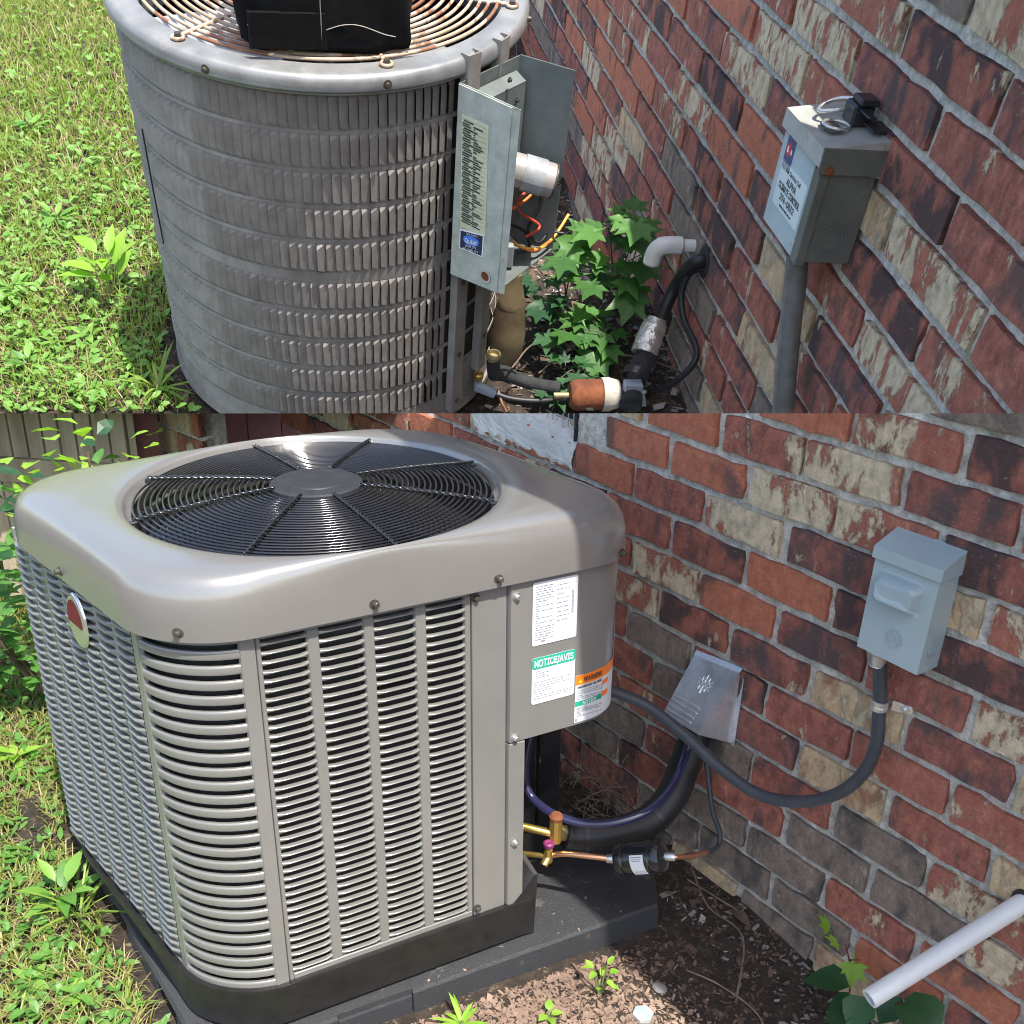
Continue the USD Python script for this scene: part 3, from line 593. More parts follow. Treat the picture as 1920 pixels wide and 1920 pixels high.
# capacitor in its strap
c0, c1 = A([*mid(.50, .30), .83]), A([*mid(.88, 1.02), .80]); ca = c1 - c0; ca /= np.linalg.norm(ca); L_ = np.linalg.norm(c1 - c0)
old.part('capacitor', lathe([(0, 0), (.040, .0), (.042, .004), (.042, L_ - .006), (.038, L_), (0, L_)], c0, ca, 30), 'capacitor', cb, smooth=40); old.part('capacitor_rim', lathe([(.0425, L_ - .004), (.0445, L_ - .002), (.0425, L_ + .002)], c0, ca, 30), 'dark_screw', cb, smooth=True)
old.part('capacitor_strap', lathe([(.0432, L_ * .42), (.0450, L_ * .42), (.0450, L_ * .80), (.0432, L_ * .80)], c0, ca, 30), 'cap_grey', cb, smooth=40); old.part('terminal', tube([c1 + A([0, 0, -.01]), c1 + ca * .015 + A([0, 0, .0]), c1 + ca * .012 + A([.0, .01, .016])], .004, 6), 'rubber_black', cb)
def pix(px, zc): return at(UG, px, 2, zc)
for mat_, pts in (('wire_red', [((1010, 300), .79), ((1000, 345), .74), ((972, 375), .72), ((978, 400), .68), ((1012, 424), .64), ((985, 445), .63)]), ('wire_orange', [((1008, 318), .77), ((998, 362), .72), ((962, 390), .70), ((950, 389), .69)]), ('wire_yellow', [((950, 440), .63), ((975, 462), .61), ((1010, 466), .60), ((1035, 448), .60), ((1052, 425), .62), ((1066, 402), .64)]), ('wire_orange', [((958, 452), .63), ((966, 458), .61), ((1000, 470), .60), ((1032, 452), .60)]), ('rubber_black', [((1005, 330), .77), ((1014, 380), .70), ((990, 430), .63), ((1010, 455), .60), ((1030, 436), .61), ((1058, 438), .61)]), ('rubber_black', [((955, 420), .66), ((985, 436), .62), ((992, 466), .60), ((970, 474), .60)])):
    old.part('wire', tube(spline([pix(*q) for q in pts], 6), .0042, 7), mat_, cb, smooth=True)
old.part('contactor', box((*mid(.42, .3), .575), (*(mid(.42, .3) + A([.05, .06])), .64), .003), 'cap_grey', cb); old.part('box_lining', plate(mid(.03, .25), mid(.97, .25), .57, .80, .001), 'black_void', cb)

# black cloth bag on the grille
rngb = np.random.default_rng(5); V = []
nb = 40
for k, (zz, sc) in enumerate(((.012, .96), (.03, 1.0), (.08, 1.02), (.15, 1.02), (.24, 1.0), (.33, .97), (.36, .90), (.365, .4), (.365, .0))):
    row = []
    for a_ in np.linspace(0, 2 * np.pi, nb, endpoint=False):
        cx_, sx_ = math.copysign(abs(math.cos(a_)) ** .45, math.cos(a_)), math.copysign(abs(math.sin(a_)) ** .45, math.sin(a_))
        w_ = .008 * math.sin(a_ * 7 + k) * (sc > .5); row.append([.31 + (.122 + w_) * cx_ * sc, .0 + (.195 + w_) * sx_ * sc - .012 * (zz / .36), ZC + zz])
    row.append(row[0]); V.append(row)
V.insert(0, [[.31, 0, ZC + .012]] * (nb + 1))
bag = Thing('cloth_bag', UG, (.31, 0, ZC), 'black fabric tool bag with pale stitching standing on the rusty grille', 'bag'); bag.part('body', grid(A(V)), 'black_cloth', smooth=True)
for zz, y0, y1 in ((.06, -.17, -.03), (.065, -.02, .15)): bag.part('stitching', tube(spline([(.4405, y, ZC + zz + .012 * math.sin(y * 30)) for y in np.linspace(y0, y1, 8)], 4), .0011, 4), 'stitch')
bag.part('pocket', hull([(.438, -.17, ZC + .02), (.438, .0, ZC + .02), (.438, -.17, ZC + .10), (.438, 0, ZC + .10), (.446, -.165, ZC + .025), (.446, -.005, ZC + .025), (.444, -.165, ZC + .098), (.444, -.005, ZC + .098)]), 'black_cloth')
bag.part('stitching', tube([(.4445, -.012, ZC + .03), (.4445, -.012, ZC + .20)], .0011, 4), 'stitch')

# ---------------- things on and by the wall (wall axes)
db = Thing('disconnect_box', UW, (.735, 0, -.66), 'weathered grey disconnect box with a service sticker, pull ring and lock on its lid', 'electrical box')
s_ = 1.3485 / 1.35 * 1.45 / 1.35
X0, X1, YF, Z0, Z1 = .458, .680, -.131, -.492, -.241
db.part('body', box((X0 + .004, YF + .004, Z0), (X1 - .004, -.006, Z1 - .02), .004), 'box_old_shade_side'); fp = db.part('front_cover', box((X0, YF - .003, Z0 + .002), (X1 - .03, YF + .006, Z1 - .035), .002), 'box_old_front'); db.part('side_fold', box((X1 - .032, YF - .002, Z0 - .004), (X1 + .001, YF + .02, Z1 - .055), .002), 'box_old_shade_side')
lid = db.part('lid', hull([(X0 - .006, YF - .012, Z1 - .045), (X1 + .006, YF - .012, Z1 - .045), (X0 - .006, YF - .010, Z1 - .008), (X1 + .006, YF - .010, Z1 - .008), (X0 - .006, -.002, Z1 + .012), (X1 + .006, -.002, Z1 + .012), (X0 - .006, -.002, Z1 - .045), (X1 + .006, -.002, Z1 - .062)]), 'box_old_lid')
db.part('lid_side', box((X1 + .002, YF - .011, Z1 - .058), (X1 + .0085, -.004, Z1 - .006), .001), 'box_old_shade_side'); db.part('lid_screw', screw((X1 + .008, YF + .012, Z1 - .05), (1, 0, 0), .006, .004), 'rust', smooth=30)
for r in (.022, .030, .038): db.part('knockout', ring((0, 0, 0), r, .0014, 36, 5).apply_transform(trimesh.transformations.rotation_matrix(math.pi / 2, [0, 1, 0])).apply_translation((X1 - .003, -.070, Z0 + .055)), 'box_old_shade_side', smooth=True)
st = lambda x_, z_: A([x_, YF - .0038, z_]); ex_, ez_ = A([1.0, 0, 0]), A([0, 0, 1.0])
db.part('service_sticker', box((X0 + .028, YF - .0038, Z0 + .055), (X1 - .036, YF - .003, Z0 + .150)), 'label_pale', fp); xc = (X0 + .028 + X1 - .036) / 2
db.part('sticker_print', [text('For Service Call', .009, st(xc, Z0 + .133), ex_, ez_, True), text('ALPHA', .013, st(xc, Z0 + .113), ex_, ez_, True, True), text('CLIMATE CONTROL', .013, st(xc, Z0 + .094), ex_, ez_, True, True, width=.134), text('294-0832', .013, st(xc, Z0 + .075), ex_, ez_, True, True), *[box((xc + a_, YF - .0042, Z0 + .0625), (xc + a_ + w_, YF - .0038, Z0 + .0665)) for a_, w_ in ((-.036, .018), (-.015, .009), (-.003, .015), (.015, .012), (.030, .008))]], 'print_dark', fp)
db.part('maker_sticker', box((X0 + .028, YF - .0038, Z1 - .105), (X0 + .075, YF - .003, Z1 - .050)), 'sticker_navy', fp); db.part('sticker_base', box((X0 + .026, YF - .0038, Z1 - .119), (X0 + .077, YF - .003, Z1 - .105)), 'sticker_white', fp)
db.part('sticker_dot', lathe([(0, .0042), (.014, .0042), (.014, .0034)], (X0 + .047, YF, Z1 - .077), (0, -1, 0), 20), 'sticker_red', fp); db.part('sticker_mark', [text('&', .012, (X0 + .043, YF - .0043, Z1 - .083), ex_, ez_, True, True), box((X0 + .060, YF - .0045, Z1 - .083), (X0 + .066, YF - .004, Z1 - .073))], 'sticker_white', fp)
zl = Z1 + .004
db.part('pull_ring', ring((X0 + .135, YF + .045, zl + .004), .027, .0038, 30, 6), 'galvanised', lid, smooth=True); db.part('ring_plate', hull([(X0 + .105, YF + .02, zl), (X0 + .17, YF + .02, zl), (X0 + .105, YF + .052, zl + .003), (X0 + .17, YF + .05, zl + .003), (X0 + .135, YF + .01, zl + .002)]), 'dark_screw', lid)
lk = Thing('lock_tag', UW, (X0 + .12, YF + .09, zl), 'black plastic lock with a bent wire shackle on the weathered disconnect box', 'lock')
lk.part('body', box((X0 + .090, YF + .070, zl + .003), (X0 + .145, YF + .115, zl + .045), .005), 'lock_black'); lk.part('body_cap', box((X0 + .100, YF + .078, zl + .045), (X0 + .150, YF + .118, zl + .058), .003), 'lock_black'); lk.part('tab', box((X0 + .14, YF + .080, zl + .036), (X0 + .195, YF + .098, zl + .040), .001), 'lock_black'); lk.part('tab', box((X0 + .145, YF + .095, zl + .012), (X0 + .20, YF + .125, zl + .017), .001), 'lock_black')
lk.part('shackle', tube(spline([(X0 + .094, YF + .098, zl + .040), (X0 + .075, YF + .092, zl + .038), (X0 + .055, YF + .072, zl + .030), (X0 + .058, YF + .040, zl + .018), (X0 + .080, YF + .024, zl + .012), (X0 + .105, YF + .044, zl + .022), (X0 + .107, YF + .066, zl + .026)], 6), .0042, 8), 'galvanised', smooth=True)
db.part('mount_tab', ring((0, 0, 0), .010, .004, 20, 5).apply_transform(trimesh.transformations.rotation_matrix(math.pi / 2, [1, 0, 0])).apply_translation((X0 - .004, -.016, Z0 + .045)), 'galvanised', smooth=True)
cp = spline([at(UW, p_, 1, y_) for p_, y_ in (((1496, 478), -.078), ((1490, 540), -.076), ((1481, 620), -.075), ((1474, 700), -.075), ((1466, 790), -.075), ((1455, 900), -.075))], 30)
single('conduit', UW, tube(cp, .0245 + .0013 * (np.arange(len(cp)) % 2), 14), 'conduit_old', 'ribbed grey brown conduit running down from the weathered disconnect box', 'conduit', smooth=True)
# white drain elbow sticking out of the wall
pv = Thing('drain_elbow', UW, (-.21, -.1, -.95), 'white plastic drain elbow poking out of the brick wall above the insulated line', 'pipe')
q0, q1 = at(UW, (1322, 459), 1, .02), at(UW, (1285, 466), 1, -.075)
dq = A([0, -1.0, 0]); o_ = at(UW, (1305, 461), 1, 0); pv.part('pipe', lathe([(.019, .0), (.019, -.10)], o_ + A([0, -.055, 0]), (0, -1, 0), 20), 'pvc_white', smooth=True); TWO.add('pvc_white')
el = [o_ + A([0, -.045, 0]), o_ + A([0, -.085, 0]), o_ + A([0, -.112, -.006]), o_ + A([0, -.128, -.026]), o_ + A([0, -.132, -.062])]
pv.part('elbow', tube(spline(el, 6), .0265, 18), 'pvc_white', smooth=True); pv.part('bore', lathe([(0, 0), (.021, 0)], el[-1] + A([0, 0, -.0008]), (0, 0, -1), 18), 'black_void')
single('wall_hole', UW, lathe([(0, .0), (.045, .0), (.05, -.004)], at(UW, (1318, 490), 1, -.010), (0, -1, 0), 20), 'black_void', 'dark ragged hole in the bricks where the insulated line enters', 'hole')
# insulated line with tape, cable, rusty drier, clamp (machine axes)
wy = lambda p_, h: at(UG, p_, 2, h)
hx = conv(UW, at(UW, (1318, 490), 1, -.012), UG)
li = Thing('line_set', UG, (.2, .95, .1), 'black insulated refrigerant line wrapped in crumpled silver tape', 'pipe')
L1 = spline([hx + A([0, .03, 0]), hx + A([0, -.03, -.006]), wy((1268, 535), .315), wy((1248, 575), .255), wy((1236, 608), .205), wy((1222, 640), .175)], 6); li.part('bare_line', tube(L1, .0205, 14), 'rubber_black', smooth=True)
L2 = spline([wy((1215, 660), .16), wy((1200, 690), .13), wy((1188, 725), .105), wy((1182, 760), .095)], 6); li.part('insulation', tube(L2, .035, 16), 'foam_black', smooth=True)
Lt = spline([wy((1231, 596), .225), wy((1224, 615), .20), wy((1214, 640), .18), wy((1206, 664), .155)], 8); tp = tube(Lt, np.interp(np.linspace(0, 1, len(Lt)), [0, .15, .3, 1], [.026, .036, .040, .042]) + np.random.default_rng(2).normal(0, .0015, len(Lt)), 22); tp.vertices += meshkit.noise(tp.vertices * 60, 3)[:, None] * A([.004, .004, .004]); li.part('tape', tp, 'foil_tape', smooth=25)
cb_ = Thing('cable', UG, (.3, 1.0, .1), 'black cable looping from the wall hole down to the grey clamp', 'cable')
cb_.part('sheath', tube(spline([hx + A([.01, .02, -.02])] + [conv(UW, at(UW, p_, 1, y_), UG) for p_, y_ in (((1300, 507), -.03), ((1283, 530), -.05), ((1277, 565), -.055), ((1284, 605), -.05), ((1303, 645), -.035), ((1305, 672), -.035), ((1285, 700), -.06), ((1250, 725), -.10), ((1205, 738), -.15))], 8), .0105, 10), 'rubber_black', smooth=True)
fd = Thing('filter_drier', UG, (.40, .77, .05), 'rusty filter drier can with a white end and torn label on the ground', 'filter drier')
f0, f1 = wy((1068, 741), .085), wy((1160, 739), .085); fa = f1 - f0; FL = np.linalg.norm(fa); fa /= FL
fd.part('can', lathe([(0, 0), (.036, .0), (.046, .010), (.048, .02), (.048, FL * .62), (.0505, FL * .63), (.0505, FL * .66)], f0, fa, 34), 'rust', smooth=40); fd.part('white_end', lathe([(.0505, FL * .64), (.053, FL * .66), (.053, FL * .80), (.050, FL * .84), (.044, FL * .98), (.02, FL), (0, FL)], f0, fa, 34), 'chalky_white', smooth=40); fd.part('rust_patch', lathe([(.0455, FL * .965), (.040, FL * .995), (.015, FL * 1.02), (0, FL * 1.02)], f0, fa, 30), 'rust', smooth=40)
e1 = np.cross(fa, [0, 0, 1.0]); e1 /= np.linalg.norm(e1); e2 = np.cross(e1, fa); fd.part('torn_label', grid(A([[f0 + fa * FL * (.28 + .02 * j) * 1.0 + fa * FL * .035 * i + .0487 * (math.cos(a_) * e1 + math.sin(a_) * e2) for i in range(5)] for j, a_ in enumerate(np.linspace(-.25, -1.1, 7))])), 'chalky_white', smooth=True); fd.part('stub', tube([f0 - fa * .05, f0], .010, 10), 'old_brass', smooth=True); TWO.add('chalky_white')
cl = Thing('pipe_clamp', UG, (.38, .88, .08), 'grey plastic clamp gripping the black line beside the rusty drier', 'clamp')
g0 = wy((1187, 727), .125); cl.part('jaw', hull([g0 + A(v) for v in ((-.015, -.03, -.02), (.02, -.03, -.03), (-.015, .025, .02), (.02, .025, .02), (-.015, -.03, .022), (.015, -.028, .02), (-.01, .03, -.02), (.02, .03, -.035))]), 'grey_plastic'); cl.part('foot', hull([g0 + A(v) for v in ((.0, -.012, -.05), (.03, -.012, -.055), (0, .04, -.04), (.03, .045, -.05), (0, -.03, -.02), (.03, -.03, -.02), (0, .035, -.01), (.03, .035, -.015))]), 'grey_plastic'); cl.part('band', lathe([(.037, -.012), (.040, -.012), (.040, .012), (.037, .012)], g0 + A([-.03, .01, .025]), L2[3] - L2[9], 24), 'lock_black', smooth=30); cl.part('screw', screw(g0 + A([.022, .03, .0]), (1, .2, 0), .005, .005), 'steel', smooth=30)
# service valves low on the old machine
sv = Thing('service_valve', UG, (.25, .47, .05), 'blackened suction valve with an open brass cap beside the old condenser', 'valve'); v0 = wy((925, 668), .165)
sv.part('cap_seat', lathe([(.0, -.016), (.017, -.016), (.019, -.004), (.023, .0), (.024, .006), (.0205, .012), (.0185, .012), (.0165, -.002), (0, -.004)], v0, (0, 0, 1), 24), 'old_brass', smooth=30); sv.part('stem_body', tube([v0 + A([0, 0, -.015]), v0 + A([.01, .005, -.06])], .021, 14), 'foam_black', smooth=True); sv.part('line', tube(spline([v0 + A([.01, 0, -.055]), wy((945, 700), .095), wy((975, 712), .085), wy((1010, 722), .080), wy((1050, 728), .08)], 6), np.r_[np.full(10, .025), np.full(15, .0205)], 12), 'foam_black', smooth=True)
sv2 = Thing('service_valve', UG, (.31, .41, .03), 'small liquid valve with a bright brass cap at the foot of the old condenser', 'valve'); v1 = wy((897, 704), .125)
sv2.part('cap_seat', lathe([(.0, -.014), (.014, -.014), (.016, -.003), (.0165, .006), (.0125, .009), (.011, .004), (0, .001)], v1, (0, 0, 1), 20), 'brass', smooth=30); sv2.part('body', [tube([v1 + A([0, 0, -.013]), v1 + A([.005, 0, -.04])], .012, 12), tube([v1 + A([.004, -.008, -.035]), wy((928, 738), .07)], [.018, .016], 12)], 'grey_plastic', smooth=True); sv2.part('line', tube(spline([wy((925, 737), .07), wy((960, 748), .062), wy((1010, 752), .06), wy((1062, 747), .075)], 6), .0095, 10), 'rubber_black', smooth=True); sv2.part('copper_stub', tube([wy((934, 732), .08), wy((941, 755), .05), wy((950, 772), .03)], [.0045, .0075, .0075], 8), 'copper', smooth=True)
single('jug', UG, lathe([(0, .36), (.018, .36), (.022, .33), (.040, .27), (.044, .26), (.043, .25), (.060, .15), (.060, .08), (.045, .02), (0, .02)], wy((938, 690), .0), (.02, .06, 1), 28), 'tank_yellow', 'stained cream tank half hidden behind the old condenser', 'tank', smooth=50)

# ---------------- the lawn beside the old machine
rg = np.random.default_rng(21)
lawn = lambda X, Y: (np.hypot(X, Y) > .56) & ((Y < .1 - .15 * X) | (X < -1.2) & (Y < .7)) & (X < 1.0)
g1 = blades(scatter(105000, (-5, 1.0), (-3.0, .5), rg, lawn, hz_up, (2.2, -.12, 3)), .05, .0034, rg); single('grass', UG, keep_side(g1, UG, 7), 'grass', 'bright green lawn grass growing beside the old round condenser', 'grass', kind='stuff', clip=False)
g2 = small_leaves(scatter(26000, (-3.2, 1.0), (-2.4, .3), rg, lambda X, Y: lawn(X, Y) & (rg.random(len(X)) < np.clip(.9 + .35 * X, .12, 1)), lambda X, Y: hz_up(X, Y) + np.random.default_rng(4).uniform(.004, .05, len(X)), (2.6, -.02, 8)), .034, .0165, rg); single('clover', UG, keep_side(g2, UG, 7), 'weed_leaf', 'broad leaved ground cover spread through the lawn by the old condenser', 'ground cover', kind='stuff', clip=False)
gt = blades(scatter(5000, (-5, 1.0), (-3.0, .4), rg, lawn, hz_up, (1.6, .0, 33)), .095, .0042, rg, 1.0); single('tall_grass', UG, keep_side(gt, UG, 7), 'grass', 'longer bent grass blades standing in tufts of the upper lawn', 'grass', kind='stuff', clip=False)
g3 = blades(scatter(40000, (-5, 1.0), (-3.0, .4), rg, lawn, hz_up, (3.0, .02, 12)), .05, .003, rg, 1.3); single('dry_grass', UG, keep_side(g3, UG, 7), 'dry_grass', 'dry straw coloured blades mixed in the lawn by the old condenser', 'dry grass', kind='stuff', clip=False)
lt = chips(scatter(13000, (-2.6, 1.1), (-2.2, 1.15), rg, lambda X, Y: np.hypot(X, Y) > .54, hz_up), .022, rg); single('leaf_litter', UG, keep_side(lt, UG, 4), 'dead_leaf', 'brown leaf litter on the soil around the old condenser', 'leaf litter', kind='stuff', clip=False)
lt = chips(scatter(900, (-1.6, 1.1), (.45, 1.15), rg, None, hz_up), .02, rg); single('pale_litter', UG, keep_side(lt, UG, 4), 'pebble', 'pale chips and bark between the old condenser and the wall', 'litter', kind='stuff', clip=False)
def ug0(p_): g = wy(p_, 0); return A([g[0], g[1], float(hz_up(A([g[0]]), A([g[1]]))[0])])
rosette('lawn_weed', UG, ug0((215, 560)), 'tall pale green weed standing alone in the lawn left of the old condenser', 'weed', 11, .11, .045, .16, 'bright_leaf', seed=1, lift=(.5, 1.8))
for k, (p_, lab, n_, L_, h_) in enumerate((((60, 700), 'dark leafy weed low in the bottom left of the upper lawn', 9, .06, .05), ((110, 430), 'broad leaved weed in the middle of the upper lawn', 9, .06, .06), ((300, 745), 'spiky grass tuft against the foot of the old condenser', 14, .12, .04), ((165, 640), 'small rosette weed below the tall pale weed', 8, .055, .04), ((255, 690), 'round leaved seedling near the foot of the old condenser', 7, .05, .05), ((60, 250), 'pale weed on the far upper part of the lawn', 9, .07, .05), ((30, 560), 'clump of broad leaves at the left edge of the upper lawn', 10, .065, .05))):
    rosette('lawn_weed', UG, ug0(p_), lab, 'weed', n_, L_, L_ * (.10 if 'spiky' in lab else .42), h_, 'grass' if 'spiky' in lab else 'weed_leaf', 'blade' if 'spiky' in lab else 'oval', seed=k + 3, lift=(.4, 1.6) if 'spiky' in lab else (.1, .9))
# vines and seedlings by the wall: stems and lobed leaves placed along them
def vine(base_px, tips, label, mat, L, seed, h=.3):
    r_ = np.random.default_rng(seed); b = ug0(base_px); stems, leaves = [], []
    for tx, hh in tips:
        e_ = wy(tx, hh); mid_ = (b + e_) / 2 + A([0, 0, .05]) + r_.normal(0, .015, 3); stems.append([b, mid_, e_])
        a_ = r_.uniform(0, 6.28); leaves.append((e_, (.75 + .3 * r_.normal(), -.35 + .5 * r_.normal(), -.05 + .2 * r_.normal()), L * r_.uniform(.8, 1.2), L, 'maple'))
        for _ in range(3): q = mid_ * .4 + e_ * .6 + r_.normal(0, .02, 3); leaves.append((q, (r_.normal(), r_.normal(), r_.uniform(-.1, .3)), L * r_.uniform(.5, .85), L, 'maple'))
    plant('vine', UG, b, label, 'vine', stems, leaves, mat, 'woody_stem', sr=.003)
vine((1150, 560), [((1175, 385), .42), ((1190, 430), .38), ((1140, 425), .36), ((1205, 400), .44)], 'leafy vine climbing the brick wall right of the open electrical box', 'vine_leaf', .17, 1)
vine((1110, 600), [((1165, 505), .27), ((1205, 475), .30), ((1120, 520), .25), ((1195, 525), .26)], 'lobed leaf vine below the drain elbow', 'vine_leaf', .18, 2)
vine((1060, 560), [((1085, 440), .34), ((1060, 470), .30), ((1075, 410), .36)], 'pale leaved vine right beside the open electrical box', 'vine_leaf', .15, 3)
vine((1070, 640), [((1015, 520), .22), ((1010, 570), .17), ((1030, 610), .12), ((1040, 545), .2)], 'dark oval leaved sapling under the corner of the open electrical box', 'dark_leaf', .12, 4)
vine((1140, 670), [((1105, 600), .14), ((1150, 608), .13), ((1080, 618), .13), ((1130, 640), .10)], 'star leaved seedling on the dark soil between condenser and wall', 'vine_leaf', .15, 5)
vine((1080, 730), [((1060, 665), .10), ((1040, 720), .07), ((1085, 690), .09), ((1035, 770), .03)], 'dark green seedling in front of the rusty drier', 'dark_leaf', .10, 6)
for k, (a_, b_) in enumerate((((990, 640), (1100, 668)), ((1100, 665), (1290, 702)), ((1010, 700), (1120, 640)), ((960, 690), (1020, 640)), ((1040, 560), (1130, 600)))):
    single('twig', UG, tube(spline([wy(a_, .05), (wy(a_, .05) + wy(b_, .05)) / 2 + A([0, 0, .03]), wy(b_, .05)], 6), .003, 5), 'twig', ('bare twig lying behind the service valves', 'pale twig reaching from the litter to the cable', 'dark twig crossing the litter below the vines', 'short twig beside the cream tank', 'thin dead stem under the vine leaves')[k], 'twig', smooth=True)


# ================================================================== THE YARD WITH THE NEW MACHINE
GZ = -GROUND
def hz_lo(X, Y):
    base = meshkit.fbm(np.c_[X, Y, 0 * X] * 3.2, 3, 9) * .02 - .034
    slope = -.07 * np.clip((X - .05) / .4, 0, 1.5) * np.clip((Y + .75) / .5, 0, 1)
    return GZ + base + slope + .03 * np.clip((-.55 - X) / .6, 0, 1) * np.clip((Y + .5) / .4, 0, 1)


X_, Y_ = np.meshgrid(np.r_[np.linspace(-40, -6.5, 18), np.linspace(-6, 2.2, 260), np.linspace(2.6, 40, 16)], np.r_[np.linspace(-40, -4.5, 18), np.linspace(-4.2, .12, 150), np.linspace(.3, 30, 10)], indexing='ij')
single('ground', LW, grid(np.stack([X_, Y_, hz_lo(X_.ravel(), Y_.ravel()).reshape(X_.shape)], -1)), 'soil', kind='structure', smooth=True, clip=False)

CL, AL = .088, 2.4563652585
VX0, VX1, VZ0, VZ1 = -1.06, -.648, -.272, .2                         # crawl space opening: vent and its rough sill
def skip_vent(r, k, x0, x1):
    if k is None: return VX0 < x0 < VX1 and r in (1, 2, 0, -1, -2)
    return r in (-2, -1, 0, 1, 2) and (x0 + x1) / 2 > VX0 and (x0 + x1) / 2 < VX1
bw = build_wall(LW, 'brick wall beside the new square condenser, with the pale blue disconnect box on it', CL, AL, (-3, 15), (-10, 7), GZ - .05, 4, .0145, skip_vent, fade=lambda r, k: .5 if r > 9 else 0)
# mortar sill and vent mesh
q = [(VX0 - .02, -.004, -.205), (VX0 + .02, -.004, -.352)]
rs = np.random.default_rng(8); n_ = 40; V = []
xs = np.linspace(VX0 + .0, VX1 + .006, n_); ztop = np.interp(xs, [-1.06, -.90, -.83, VX1], [-.175, -.195, -.246, -.264]) + rs.normal(0, .0035, n_); zbot = -.345 + 0 * xs + rs.normal(0, .002, n_)
for j, f_ in enumerate(np.linspace(0, 1, 14)): V.append(np.c_[xs, -.004 - .012 * np.sin(np.pi * min(1, f_ * 1.2)) + meshkit.noise(np.c_[xs * 40, 0 * xs, np.full(n_, f_ * 7)], 2) * .006, zbot + (ztop - zbot) * f_])
V.append(np.c_[xs, np.full(n_, .06), ztop]); bw.part('mortar_sill', grid(A(V)[:, ::-1]), 'parging', smooth=35)
vt = Thing('vent_grille', LW, (-.75, .03, -.2), 'wire mesh of the crawl space vent above the rough mortar sill', 'vent'); vt.part('backing', box((VX0, .09, -.26), (VX1 + .01, .095, .1)), 'black_void')
for x_ in np.arange(VX1 - .004, VX0 + .12, -.020): vt.part('wire', tube([(x_, .030, -.26), (x_, .030, .06)], .0016, 5), 'vent_wire')
for z_ in np.arange(-.235, .05, .021): vt.part('wire', tube([(VX0 + .03, .0325, z_), (VX1 + .004, .0325, z_)], .0016, 5), 'vent_wire')
vt.part('frame_bar', box((VX1 - .006, .0, -.27), (VX1 + .002, .09, .1)), 'black_void')

# ---------------- the new condenser (machine axes; the cabinet is a little out of square)
SK = .229; HX, HY, RC_, H = .350, .429, .127, .722
def sk(x_, y_, z_): return A([x_ + SK * y_, y_, z_])
def skm(m): v = m.vertices.copy(); v[:, 0] += SK * v[:, 1]; return trimesh.Trimesh(v, m.faces, process=False)
def outline(off, n=14):
    hx, hy, r = HX + off, HY + off, RC_ + off; pts = []
    for cx_, cy_, a_ in ((hx - r, hy - r, 0), (-hx + r, hy - r, 90), (-hx + r, -hy + r, 180), (hx - r, -hy + r, 270)):
        for k in range(n + 1): t_ = math.radians(a_ + 90 * k / n); pts.append((cx_ + r * math.cos(t_), cy_ + r * math.sin(t_)))
    return A(pts)
nc = Thing('square_condenser', LU, (0, 0, -.822), 'new grey square air conditioner with louvred sides on a black pad', 'air conditioner')
def nsk(name, m, mat, parent=None, **kw): return nc.part(name, skm(as_mesh(m)), mat, parent, **kw)
# interior darkness: coil box
core = m3.Manifold.extrude(m3.CrossSection([outline(-.022)]), H - .002).translate((0, 0, -H)) - m3.Manifold.cube((.5, .6, H - .330)).translate((HX - .207, .176, -H - .001))
nsk('coil', core, 'black_void')
# cover: lip, rounded shoulder, flat, cove to the fan ring
def cover_ring(g, z_):
    """g: 0 at the fan hole, 1 at the outside"""
    o = outline(.019, 20); o = np.c_[o[:, 0] + SK * o[:, 1], o[:, 1]]; a_ = np.unwrap(np.arctan2(o[:, 1], o[:, 0])); a_ = np.r_[a_, a_[0] + 2 * np.pi]; seg = np.vstack([o, o[:1]]); th = np.linspace(a_[0], a_[0] + 2 * np.pi, 240, endpoint=False)
    k_ = np.clip(np.searchsorted(a_, th, 'right') - 1, 0, len(o) - 1); p_, q_ = seg[k_], seg[k_ + 1] - seg[k_]; e_ = np.c_[np.cos(th), np.sin(th)]
    t_ = (p_[:, 0] * q_[:, 1] - p_[:, 1] * q_[:, 0]) / (e_[:, 0] * q_[:, 1] - e_[:, 1] * q_[:, 0]); o = e_ * t_[:, None]; inner = e_ * RH
    return np.c_[inner + (o - inner) * g, np.full(len(o), z_)]
RH = .350
cv = [cover_ring(1, .0) * A([.985, .985, 1])] + [cover_ring(1, z_) for z_ in (.0, .012, .030)] + [cover_ring(g_, z_) for g_, z_ in ((.992, .050), (.965, .070), (.92, .086), (.85, .097), (.76, .1035), (.62, .108), (.40, .110), (.20, .110), (.08, .109), (.0, .106))]
for r_, z_ in ((.347, .102), (.344, .093), (.340, .087), (.334, .084), (.332, .05)): k_ = cv[-1].copy() if False else cover_ring(0, z_); k_[:, :2] *= r_ / RH; cv.append(k_)
cv = A([np.vstack([r_, r_[:1]]) for r_ in cv]); cm = grid(cv); cm.faces = cm.faces[:, ::-1]; cover = nc.part('cover', cm, 'new_cover', smooth=42); TWO.add('new_cover')
for (x_, y_), n_ in (((HX + .019, -.113), (1, 0)), ((HX + .019, .111), (1, 0)), ((HX - RC_ + (RC_ + .019) * .72, -HY + RC_ - (RC_ + .019) * .69), (.72, -.69)), ((-.02, -HY - .019), (0, -1)), ((HX + .016, .362), (1, .25))):
    nsk('cover_screw', screw((x_, y_, .017), (*n_, 0), .005, .009), 'dark_screw', cover, smooth=30)
